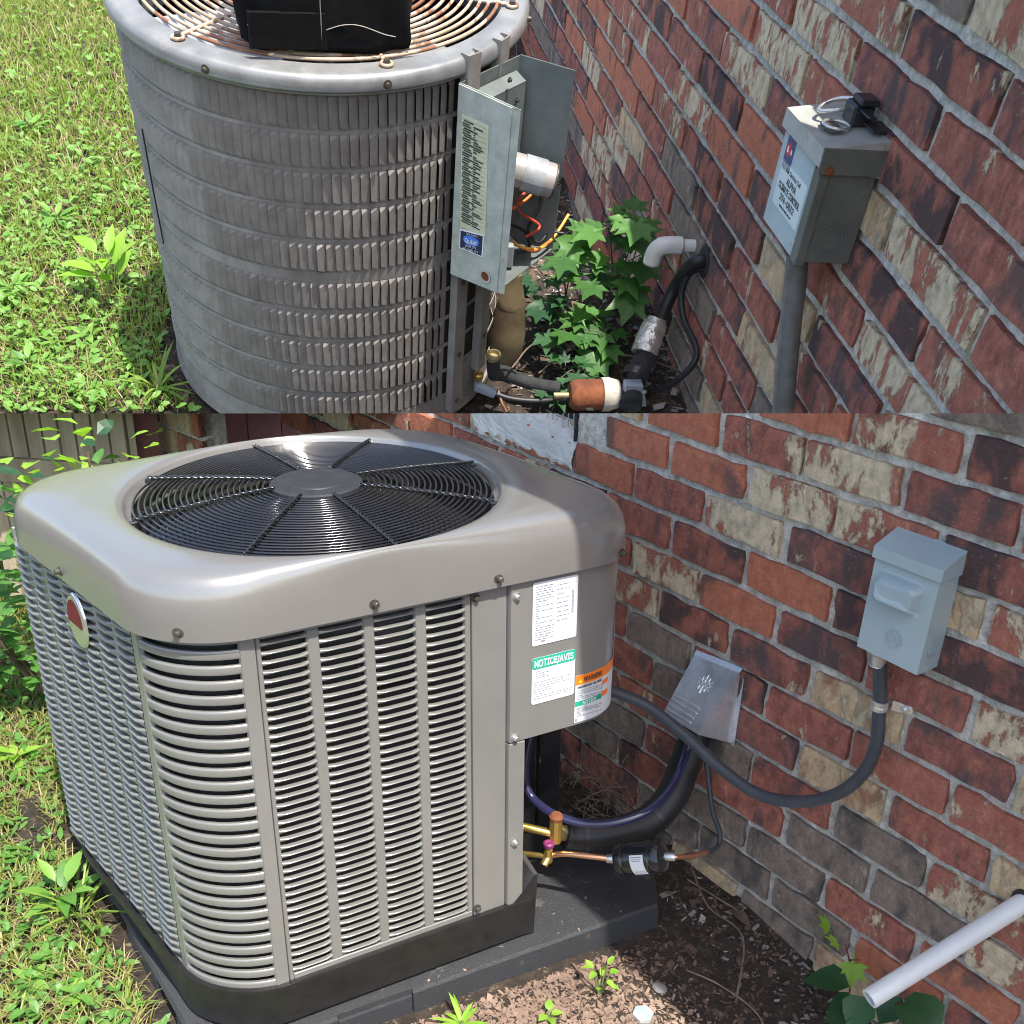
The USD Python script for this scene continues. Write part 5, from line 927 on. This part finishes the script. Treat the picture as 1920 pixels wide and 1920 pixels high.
single('thin_cable', LW, tube(spline([LP((1322, 1400), -.03), LP((1328, 1460), -.04), LP((1336, 1520), -.05), LP((1349, 1560), -.06), LP((1345, 1588), -.08), LP((1318, 1600), -.15), LP((1285, 1605), -.22)], 8), .0058, 8), 'conduit_grey', 'thin dark cable hanging from the tin hood down to the black drier', 'cable', smooth=True)
dr = Thing('filter_drier', LW, LP((1200, 1610), -.25), 'glossy black filter drier can with a white label on a copper line', 'filter drier')
d0, d1 = LP((1155, 1611), -.335), LP((1248, 1606), -.285); da = d1 - d0; DL = np.linalg.norm(da); da /= DL
dr.part('can', lathe([(0, -.002), (.014, 0), (.030, .006), (.033, .014), (.033, DL * .20), (.0305, DL * .22), (.0305, DL * .26), (.033, DL * .28), (.033, DL * .74), (.0305, DL * .76), (.0305, DL * .80), (.033, DL * .82), (.033, DL - .014), (.030, DL - .006), (.014, DL), (0, DL + .002)], d0, da, 36), 'drier_black', smooth=40)
f1_ = np.cross(da, [0, 0, 1.]); f1_ /= np.linalg.norm(f1_); f2_ = np.cross(f1_, da); f1_ = f1_ * (1 if f1_[1] < 0 else -1); dr.part('label', grid(A([[d0 + da * DL * (.41 + .27 * i / 3) + .0336 * (math.cos(a_) * f1_ + math.sin(a_) * f2_) for i in range(4)] for a_ in np.linspace(-.75, .75, 10)])), 'label_white', smooth=True)
dr.part('label_print', [grid(A([[d0 + da * DL * (x_ + w_ * i / 3) + .0340 * (math.cos(a_) * f1_ + math.sin(a_) * f2_) for i in range(4)] for a_ in (a0, a0 + hh)])) for a0, hh, x_, w_ in ((.58, .06, .43, .22), (.46, .04, .44, .2), (.36, .04, .45, .17), (-.40, .04, .44, .2), (-.55, .07, .43, .23))], 'grey_print')
dr.part('copper_line', tube(spline([LP((1031, 1604), -.42), LP((1060, 1601), -.40), LP((1110, 1606), -.368), LP((1152, 1611), -.337)], 6), .0064, 12), 'copper', smooth=True); dr.part('collar', tube([LP((1138, 1610), -.348), LP((1158, 1611), -.333)], .0095, 12), 'steel', smooth=True); dr.part('collar', tube([LP((1246, 1606), -.287), LP((1266, 1607), -.275)], .0085, 12), 'steel', smooth=True); dr.part('copper_line', tube(spline([LP((1264, 1607), -.276), LP((1295, 1606), -.23), LP((1325, 1598), -.16)], 6), .0055, 10), 'copper', smooth=True)
bv = Thing('service_valve', LW, LP((1030, 1600), -.425), 'small brass valve with a violet cap at the notched corner of the new condenser', 'valve'); b0 = LP((1028, 1606), -.425)
bv.part('body', [tube([b0 + A([0, 0, -.012]), b0 + A([0, 0, .018])], [.010, .009], 10), tube([b0 + A([0, 0, .018]), b0 + A([0, 0, .028])], .007, 6)], 'brass', smooth=30); bv.part('port', tube([b0, b0 + A([.006, -.016, -.012])], .0085, 12), 'brass', smooth=30); bv.part('cap', lathe([(0, .026), (.010, .026), (.012, .030), (.012, .036), (.009, .038), (0, .036)], b0, (0, 0, 1), 16), 'violet_cap', smooth=40); bv.part('inlet', tube([b0 + A([-.002, 0, 0]), LP((975, 1600), -.46)], .006, 10), 'brass', smooth=True)
bv2 = Thing('service_valve', LW, LP((1040, 1545), -.405), 'large brass valve behind the violet black tube', 'valve'); b1 = LP((1042, 1555), -.405); bv2.part('body', tube([b1 + A([0, 0, -.03]), b1 + A([0, 0, .026])], .0135, 10), 'brass', smooth=30); bv2.part('cap', lathe([(0, .026), (.014, .026), (.0155, .034), (.010, .040), (0, .040)], b1, (0, 0, 1), 16), 'rust', smooth=40); bv2.part('inlet', tube([b1 + A([0, 0, -.012]), LP((972, 1548), -.46)], .009, 10), 'brass', smooth=True)
# white pipe out of the wall
p0, p1 = LP((1925, 1688), .0), LP((1630, 1873), -.44)
for y_ in np.linspace(-.2, -.6, 81):
    c_ = LP((1630, 1873), y_)
    if c_[2] < p0[2] - .10: break
p1 = LP((1630, 1873), -.30); pw = Thing('drain_pipe', LW, p0, 'long white plastic pipe sticking out of the brick wall at the lower right', 'pipe'); pd = p1 - p0; PL = np.linalg.norm(pd); pd /= PL; pw.part('pipe', lathe([(.0128, PL - .05), (.0128, PL), (.0168, PL), (.0170, PL - .003), (.0170, -.02)], p0, pd, 26), 'pvc_white', smooth=40); pw.part('bore', lathe([(0, PL - .045), (.0132, PL - .045)], p0, pd, 20), 'rust'); single('wall_hole', LW, lathe([(0, 0), (.0225, 0), (.024, -.006)], p0 + A([0, -.0105, 0]), (0, -1, 0), 18), 'black_void', 'dark hole in the bricks round the white pipe', 'hole')

# ---------------- behind: fence, maroon post, brick corner, siding, shrub
def gpt(px, dist):
    r = LW.M.T @ A([(px[0] - CX) / F, (px[1] - CY) / F, 1.]); k = dist / math.hypot(r[0], r[1]); return LW.cam + k * r
fx0 = gpt((-45, 800), 3.75)[:2]; fx1 = gpt((236, 800), 3.5)[:2]; fdir = fx1 - fx0; FLEN = np.linalg.norm(fdir); fdir /= FLEN
fl = Thing('wood_fence', LW, (*fx0, GZ), 'weathered board fence behind the shrub at the far left', 'fence'); rf = np.random.default_rng(3)
def boards(o, d, n, w, h, t, name, mat, g, y0=0.0):
    nn_ = A([-d[1], d[0]])
    for k in range(n):
        a_ = o + d * (k * (w + g)); hh = h + rf.normal(0, .012); th_ = .016 + rf.uniform(0, .006); q_ = [(*(a_ + d * u + nn_ * v_), z_) for u in (0, w) for v_ in (0, th_) for z_ in (GZ - .05 + y0, GZ + hh)]; t.part(name, hull(q_), mat, clip=False)
boards(fx0, fdir, 9, FLEN / 9 - .008, .74, fl, 'board', 'fence_wood', .008); fl.part('rail', hull([(*(fx0 + fdir * u - A([-fdir[1], fdir[0]]) * v_), z_) for u in (0, FLEN) for v_ in (-.03, .02) for z_ in (GZ + .45, GZ + .53)]), 'fence_wood', clip=False)
def column_at(px0, px1, dist, name, mat, label, cat, top=.78, depth=.08):
    a_, b_ = gpt((px0, 800), dist)[:2], gpt((px1, 800), dist)[:2]; d_ = (b_ - a_); n_ = A([-d_[1], d_[0]]); n_ = n_ / np.linalg.norm(n_) * depth; n_ = n_ * (1 if n_ @ (a_ - LW.cam[:2]) > 0 else -1)
    return single(name, LW, hull([(*p_, z_) for p_ in (a_, b_, a_ + n_, b_ + n_) for z_ in (GZ - .05, GZ + top)]), mat, label, cat, clip=False)
column_at(252, 296, 3.55, 'corner_post', 'post_maroon', 'dark maroon post at the end of the board fence', 'post')
column_at(238, 251, 3.5, 'corner_board', 'fence_wood', 'pale upright board beside the dark maroon post', 'board', .78, .03)
sd_ = Thing('siding', LW, (*gpt((500, 800), 3.9)[:2], GZ), 'dusty pink board siding behind the new condenser', 'siding')
for k, (a_, b_) in enumerate(((398, 408), (410, 463), (465, 527), (529, 590))):
    p_, q_ = gpt((a_, 800), 3.9)[:2], gpt((b_, 800), 3.9)[:2]; n_ = (p_ - LW.cam[:2]); n_ = n_ / np.linalg.norm(n_) * .03; sd_.part('board', hull([(*x_, z_) for x_ in (p_, q_, p_ + n_, q_ + n_) for z_ in (GZ - .05, GZ + .9)]), 'siding_pink', clip=False)
p_, q_ = gpt((380, 800), 3.96)[:2], gpt((600, 800), 3.96)[:2]; n_ = (p_ - LW.cam[:2]); n_ = n_ / np.linalg.norm(n_) * .03; sd_.part('backing', hull([(*x_, z_) for x_ in (p_, q_, p_ + n_, q_ + n_) for z_ in (GZ - .05, GZ + .88)]), 'post_maroon', clip=False)
pr_ = Thing('brick_pier', LW, (*gpt((345, 800), 3.6)[:2], GZ), 'short brick return wall between the maroon post and the pink siding', 'brick pier')
pa_, pb_ = gpt((298, 800), 3.75)[:2], gpt((398, 800), 3.45)[:2]; pdv = pb_ - pa_; PLn = np.linalg.norm(pdv); pdv /= PLn; pn = A([pdv[1], -pdv[0]]); pn = pn * (1 if pn @ (LW.cam[:2] - pa_) > 0 else -1)
for r in range(9):
    for k in range(int(PLn / .20) + 2):
        u0, u1 = k * .20 - (.10 if r % 2 else 0) + .006, (k + 1) * .20 - (.10 if r % 2 else 0) - .006; u0, u1 = max(u0, 0), min(u1, PLn)
        if u1 - u0 > .03: pr_.part('brick', hull([(*(pa_ + pdv * u + pn * v_), z_) for u in (u0, u1) for v_ in (0, .05) for z_ in (GZ + r * .088 + .006, GZ + r * .088 + .082)]), f'brick_{["patched", "grey", "orange", "tan", "red"][(r * 3 + k * 2) % 5]}_1', clip=False)
pr_.part('mortar', hull([(*(pa_ + pdv * u + pn * v_), z_) for u in (-.0, PLn) for v_ in (-.05, .044) for z_ in (GZ, GZ + .79)]), 'mortar', clip=False)
# leafy shrub at the far left
shb = Thing('shrub', LW, (*gpt((25, 960), 3.1)[:2], GZ), 'leafy shrub with several dark stems in front of the board fence', 'shrub'); rs = np.random.default_rng(31); sb = A([*gpt((25, 960), 3.05)[:2], GZ])
cr_o, cr_d = [], []
for k in range(7):
    a_ = rs.uniform(0, 6.28); e_ = sb + A([math.cos(a_) * .22, math.sin(a_) * .30, rs.uniform(.42, .62)]); s_ = spline([sb, (sb + e_) / 2 + rs.normal(0, .03, 3), e_], 8); shb.part('stem', tube(s_, np.linspace(.014, .004, len(s_)), 7), 'woody_stem', smooth=True)
    for _ in range(26): q_ = s_[rs.integers(5, len(s_))] + rs.normal(0, .085, 3); cr_o.append(q_)
cr_o = A(cr_o); cr_o = np.vstack([cr_o, sb + rs.normal(0, 1, (40, 3)) * A([.10, .10, .08]) + A([0, 0, .30])]); cr_o[:, 2] = np.maximum(cr_o[:, 2], GZ + .04)
shb.part('crown', keep_side(small_leaves(cr_o, .075, .042, rs, .4), LW, 7), 'vine_leaf', clip=False)
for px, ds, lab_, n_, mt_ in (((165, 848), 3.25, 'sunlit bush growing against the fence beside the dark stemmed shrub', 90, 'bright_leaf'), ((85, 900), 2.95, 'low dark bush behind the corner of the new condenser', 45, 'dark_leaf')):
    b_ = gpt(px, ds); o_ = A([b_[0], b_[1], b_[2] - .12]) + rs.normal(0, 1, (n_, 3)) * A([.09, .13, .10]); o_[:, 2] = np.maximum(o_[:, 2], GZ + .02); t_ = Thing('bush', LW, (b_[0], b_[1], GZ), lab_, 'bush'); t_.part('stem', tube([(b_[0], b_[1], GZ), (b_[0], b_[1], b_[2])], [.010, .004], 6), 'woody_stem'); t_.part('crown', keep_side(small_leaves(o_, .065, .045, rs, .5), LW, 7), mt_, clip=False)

# ---------------- lawn, mulch, weeds and bits on the ground by the new machine
rg = np.random.default_rng(41)
W2 = lambda X: conv(LU, X, LW)
pc = A([W2((*p_, -.83))[:2] for p_ in PP]); import shapely
pg = shapely.Polygon(pc).buffer(.028); inpad = lambda X, Y: shapely.contains_xy(pg, X, Y)
fr_e = W2((PP[1][0], PP[1][1], -.8)); 
lawn2 = lambda X, Y: ~inpad(X, Y) & (Y < -1.06 - .06 * X + .05 * meshkit.noise(np.c_[X * 4, Y * 4, 0 * X], 2)) | ((X < -1.4) & (Y < -.5))
pts = scatter(62000, (-4.2, .35), (-2.9, -.5), rg, lambda X, Y: lawn2(X, Y) & ~inpad(X, Y), hz_lo, (2.4, .10, 17)); g1 = blades(pts, .042, .0034, rg, .9); single('grass', LW, keep_side(g1, LW, 7), 'lawn_yellow', 'patchy yellow green lawn grass to the left of the new condenser', 'grass', kind='stuff', clip=False)
pts = scatter(17000, (-3.4, .3), (-2.5, -.6), rg, lambda X, Y: lawn2(X, Y) & ~inpad(X, Y), lambda X, Y: hz_lo(X, Y) + np.random.default_rng(4).uniform(.004, .035, len(X)), (2.2, .10, 5)); g2 = small_leaves(pts, .030, .016, rg); single('clover', LW, keep_side(g2, LW, 7), 'weed_leaf', 'broad leaved ground cover in the lawn left of the new condenser', 'ground cover', kind='stuff', clip=False)
pts = scatter(34000, (-4, .35), (-2.8, -.6), rg, lambda X, Y: lawn2(X, Y) & ~inpad(X, Y), hz_lo, (3.4, -.05, 25)); g3 = blades(pts, .038, .0020, rg, 1.5); single('dry_grass', LW, keep_side(g3, LW, 7), 'dry_grass', 'dry straw blades in the lawn left of the new condenser', 'dry grass', kind='stuff', clip=False)
free = lambda X, Y: ~inpad(X, Y)
pts = scatter(70000, (-.35, .75), (-1.15, -.02), rg, lambda X, Y: free(X, Y) & (Y < -.40 + .08 * rg.normal(0, 1, len(X))), hz_lo); single('wood_mulch', LW, keep_side(chips(pts, .0075, rg), LW, 4), 'mulch', 'brown wood chips spread only over the sunlit strip of soil in front of the black pad', 'mulch', kind='stuff', clip=False)  # chips cut off at the eave shadow, so bare soil paints its shade
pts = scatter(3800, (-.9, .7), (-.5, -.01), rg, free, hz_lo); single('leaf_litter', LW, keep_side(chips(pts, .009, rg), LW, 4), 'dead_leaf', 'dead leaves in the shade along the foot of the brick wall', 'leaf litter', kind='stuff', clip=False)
pts = scatter(520, (-.1, .6), (-.16, -.01), rg, lambda X, Y: free(X, Y) & (rg.random(len(X)) < .35), hz_lo); single('pale_litter', LW, keep_side(chips(pts, .012, rg), LW, 4), 'pebble', 'pale torn scraps along the wall below the white pipe', 'litter', kind='stuff', clip=False)
pts = scatter(16000, (-3.6, .3), (-2.6, -.9), rg, free, hz_lo); single('lawn_litter', LW, keep_side(chips(pts, .013, rg), LW, 4), 'dead_leaf', 'brown bits among the lawn left of the new condenser', 'leaf litter', kind='stuff', clip=False)
def lg(px): g = at(LW, px, 2, GZ); return A([g[0], g[1], float(hz_lo(A([g[0]]), A([g[1]]))[0])])
hp = lg((62, 1540)); Xm, Ym = np.meshgrid(np.linspace(-.22, .20, 60), np.linspace(-.08, .08, 36), indexing='ij'); zm = .030 * np.exp(-(Xm / .11) ** 2 - (Ym / .036) ** 2) + meshkit.fbm(np.c_[Xm.ravel() * 30, Ym.ravel() * 30, 0 * Xm.ravel()], 3, 4).reshape(Xm.shape) * .045 * np.exp(-(Xm / .16) ** 2 - (Ym / .05) ** 2) - .006
ang = math.atan2(e1[1], e1[0]) - .02; single('soil_heap', LW, grid(np.stack([hp[0] + Xm * math.cos(ang) - Ym * math.sin(ang), hp[1] + Xm * math.sin(ang) + Ym * math.cos(ang), hp[2] + zm], -1)), 'soil', 'small heap of dark crumbly soil at the back left corner of the black pad', 'soil heap', smooth=True)
rosette('lawn_weed', LW, lg((120, 1690)), 'leafy green weed with grassy blades beside the left edge of the black pad', 'weed', 12, .085, .028, .085, 'weed_leaf', seed=51, lift=(.4, 1.5)); rosette('lawn_weed', LW, lg((150, 1720)), 'grassy tuft leaning on the left edge of the black pad', 'weed', 16, .13, .006, .05, 'grass', 'blade', seed=52, lift=(.3, 1.5))
for k, (p_, lab_, n_, L_, h_, m_) in enumerate((((60, 1835), 'dark clover like weed at the bottom left of the lower lawn', 10, .045, .03, 'weed_leaf'), ((150, 1855), 'round leaved weed patch near the bottom left edge', 11, .04, .03, 'weed_leaf'), ((30, 1420), 'pale weed at the left edge of the lower lawn', 9, .06, .04, 'bright_leaf'), ((235, 1880), 'grassy tuft at the bottom left beside the pad', 12, .07, .02, 'grass'), ((90, 1250), 'broad leaved weed in the far lower lawn', 9, .07, .05, 'weed_leaf'))):
    rosette('lawn_weed', LW, lg(p_), lab_, 'weed', n_, L_, L_ * .45 if m_ != 'grass' else .005, h_, m_, 'oval' if m_ != 'grass' else 'blade', seed=60 + k, lift=(.05, .8))
rosette('sprout', LW, lg((1125, 1845)), 'small upright sprout on the mulch in front of the black pad', 'sprout', 9, .022, .016, .075, 'bright_leaf', seed=71, lift=(.1, .9)); rosette('sprout', LW, lg((1030, 1893)), 'tiny green seedling on the sunlit mulch', 'sprout', 4, .026, .018, .018, 'bright_leaf', seed=72); rosette('sprout', LW, lg((865, 1910)), 'yellow green grass tuft at the bottom edge of the mulch', 'sprout', 14, .055, .009, .015, 'bright_leaf', 'blade', seed=73, lift=(.1, .9))
# vine by the white pipe
def wleaf(px, y, L, d, sh): return (LP(px, y), d, L, L * (.95 if sh == 'oval' else 1), sh)
vb = lg((1598, 1850)); vb = A([vb[0], min(vb[1], -.03), vb[2]])
plant('vine', LW, vb, 'red stemmed creeper with bright lobed leaves below the white pipe', 'vine', [[vb, LP((1596, 1830), -.06), LP((1590, 1790), -.05), LP((1585, 1770), -.05)], [LP((1592, 1800), -.05), LP((1612, 1800), -.08)]], [wleaf((1602, 1785), -.06, .075, (.3, -.3, -.75), 'maple'), wleaf((1582, 1778), -.05, .05, (-.3, -.3, .3), 'maple'), wleaf((1563, 1755), -.04, .055, (-.5, -.2, .6), 'maple'), wleaf((1580, 1810), -.06, .045, (-.4, -.5, -.4), 'maple')], 'bright_leaf', 'badge_maroon')
plant('vine', LW, vb + A([.02, -.02, 0]), 'dark broad leaved seedling at the foot of the wall below the white pipe', 'vine', [[vb, LP((1600, 1870), -.10)], [vb, LP((1690, 1880), -.10)]], [wleaf((1592, 1850), -.10, .085, (-.75, -.4, .05), 'oval'), wleaf((1610, 1880), -.12, .075, (-.55, -.6, -.35), 'oval'), wleaf((1625, 1870), -.12, .07, (.15, -.75, -.3), 'oval'), wleaf((1700, 1878), -.10, .075, (.75, -.5, -.05), 'oval'), wleaf((1690, 1870), -.08, .065, (-.1, -.8, -.5), 'oval'), wleaf((1715, 1860), -.06, .085, (.85, -.45, -.1), 'oval'), wleaf((1605, 1890), -.14, .06, (-.5, -.6, -.3), 'oval')], 'dark_leaf', 'badge_maroon')
hx_ = lg((1208, 1880)); single('plastic_cap', LW, as_mesh(m3.Manifold.extrude(m3.CrossSection([A([(.022 * math.cos(a_), .022 * math.sin(a_)) for a_ in np.arange(6) * math.pi / 3])]), .008)).apply_translation(hx_ + A([0, 0, .002])), 'hex_cap', 'pale blue hexagonal plastic cap lying on the mulch', 'cap')
for k, (p_, L_, l_) in enumerate((((1377, 1700), .05, 'curled grey leaf on the shaded soil near the wall'), ((1390, 1790), .045, 'brown leaf on the shaded soil right of the pad'), ((20, 1890), .07, 'large brown leaf in the bottom left corner'), ((250, 1880), .06, 'pinkish dead leaf beside the left edge of the pad'), ((30, 1670), .045, 'fallen brown leaf left of the leafy weed'))):
    g_ = lg(p_); single('dead_leaf', LW, leaf(g_ + A([0, 0, .012]), (math.cos(k * 2.), math.sin(k * 2.), .1), L_, L_ * .6, rg), 'dead_leaf', l_, 'leaf')
for k, (pts_, l_) in enumerate(((((1300, 1625), (1330, 1690), (1395, 1740), (1385, 1850)), 'long thin runner trailing over the shaded soil by the wall'), (((1290, 1800), (1350, 1820), (1420, 1860), (1450, 1905)), 'curved bare twig on the shaded soil at the lower right'), (((1290, 1640), (1390, 1700)), 'short straight twig below the black drier'), (((1080, 1500), (1120, 1470), (1090, 1440), (1060, 1410)), 'dry stem tangle behind the new condenser'))):
    single('twig', LW, tube(spline([lg(p_) + A([0, 0, .008]) for p_ in pts_], 6), .0022, 5), 'twig', l_, 'twig', smooth=True)
# dry tangle behind the machine against the wall
rt = np.random.default_rng(77); ws = []
for k in range(70):
    a_ = LP((rt.uniform(1060, 1180), rt.uniform(1440, 1560)), rt.uniform(-.16, -.02)); a_[2] = max(a_[2], GZ + .01); d_ = rt.normal(0, 1, 3) * A([.5, .4, .5]); ws.append(tube(spline([a_, a_ + d_ * .04 + rt.normal(0, .008, 3), a_ + d_ * .085], 4), .0012, 4))
single('dry_stems', LW, ws, 'twig', 'tangle of dry stems behind the new condenser at the foot of the wall', 'dry stems', kind='stuff')
for p_, l_, s_ in (((1240, 1830), 'pale pebble on the sunlit mulch', .012), ((60, 1225), 'pale flat stone lying in the far lower lawn', .05), ((1480, 1880), 'white pebble on the shaded soil below the wall', .010)):
    m = trimesh.creation.icosphere(2, s_); m.vertices *= A([1.3, 1, .45]); m.vertices += meshkit.noise(m.vertices * 60, 1)[:, None] * m.vertices * .25; m.apply_translation(lg(p_) + A([0, 0, s_ * .2])); single('stone', LW, m, 'pebble', l_, 'stone', smooth=True)

# ---------------- the roof that shades the wall: its edge runs along the wall, above and behind the viewer's right
rf_ = Thing('roof_eave', LW, (0, 0, GZ + 2.5), 'roof eave of the house above the lower brick wall', 'roof')
ze = 1.36; ye = -.42 + SUN[1] / SUN[2] * (ze + .2)
if False: pch = Thing('porch_roof', LW, (-1.2, 0, GZ + 2.6), 'flat porch roof beyond the eave, shading the old round condenser', 'roof'); pch.part('deck', box((-1.9, -.70, 1.50), (-.75, .15, 1.53)), 'roof_soffit', clip=False)
rf_.part('soffit', box((-.25, ye, ze), (3.2, .25, ze + .02)), 'roof_soffit', clip=False); rf_.part('fascia', box((-.25, ye - .022, ze - .01), (3.2, ye, ze + .08)), 'post_maroon', clip=False)
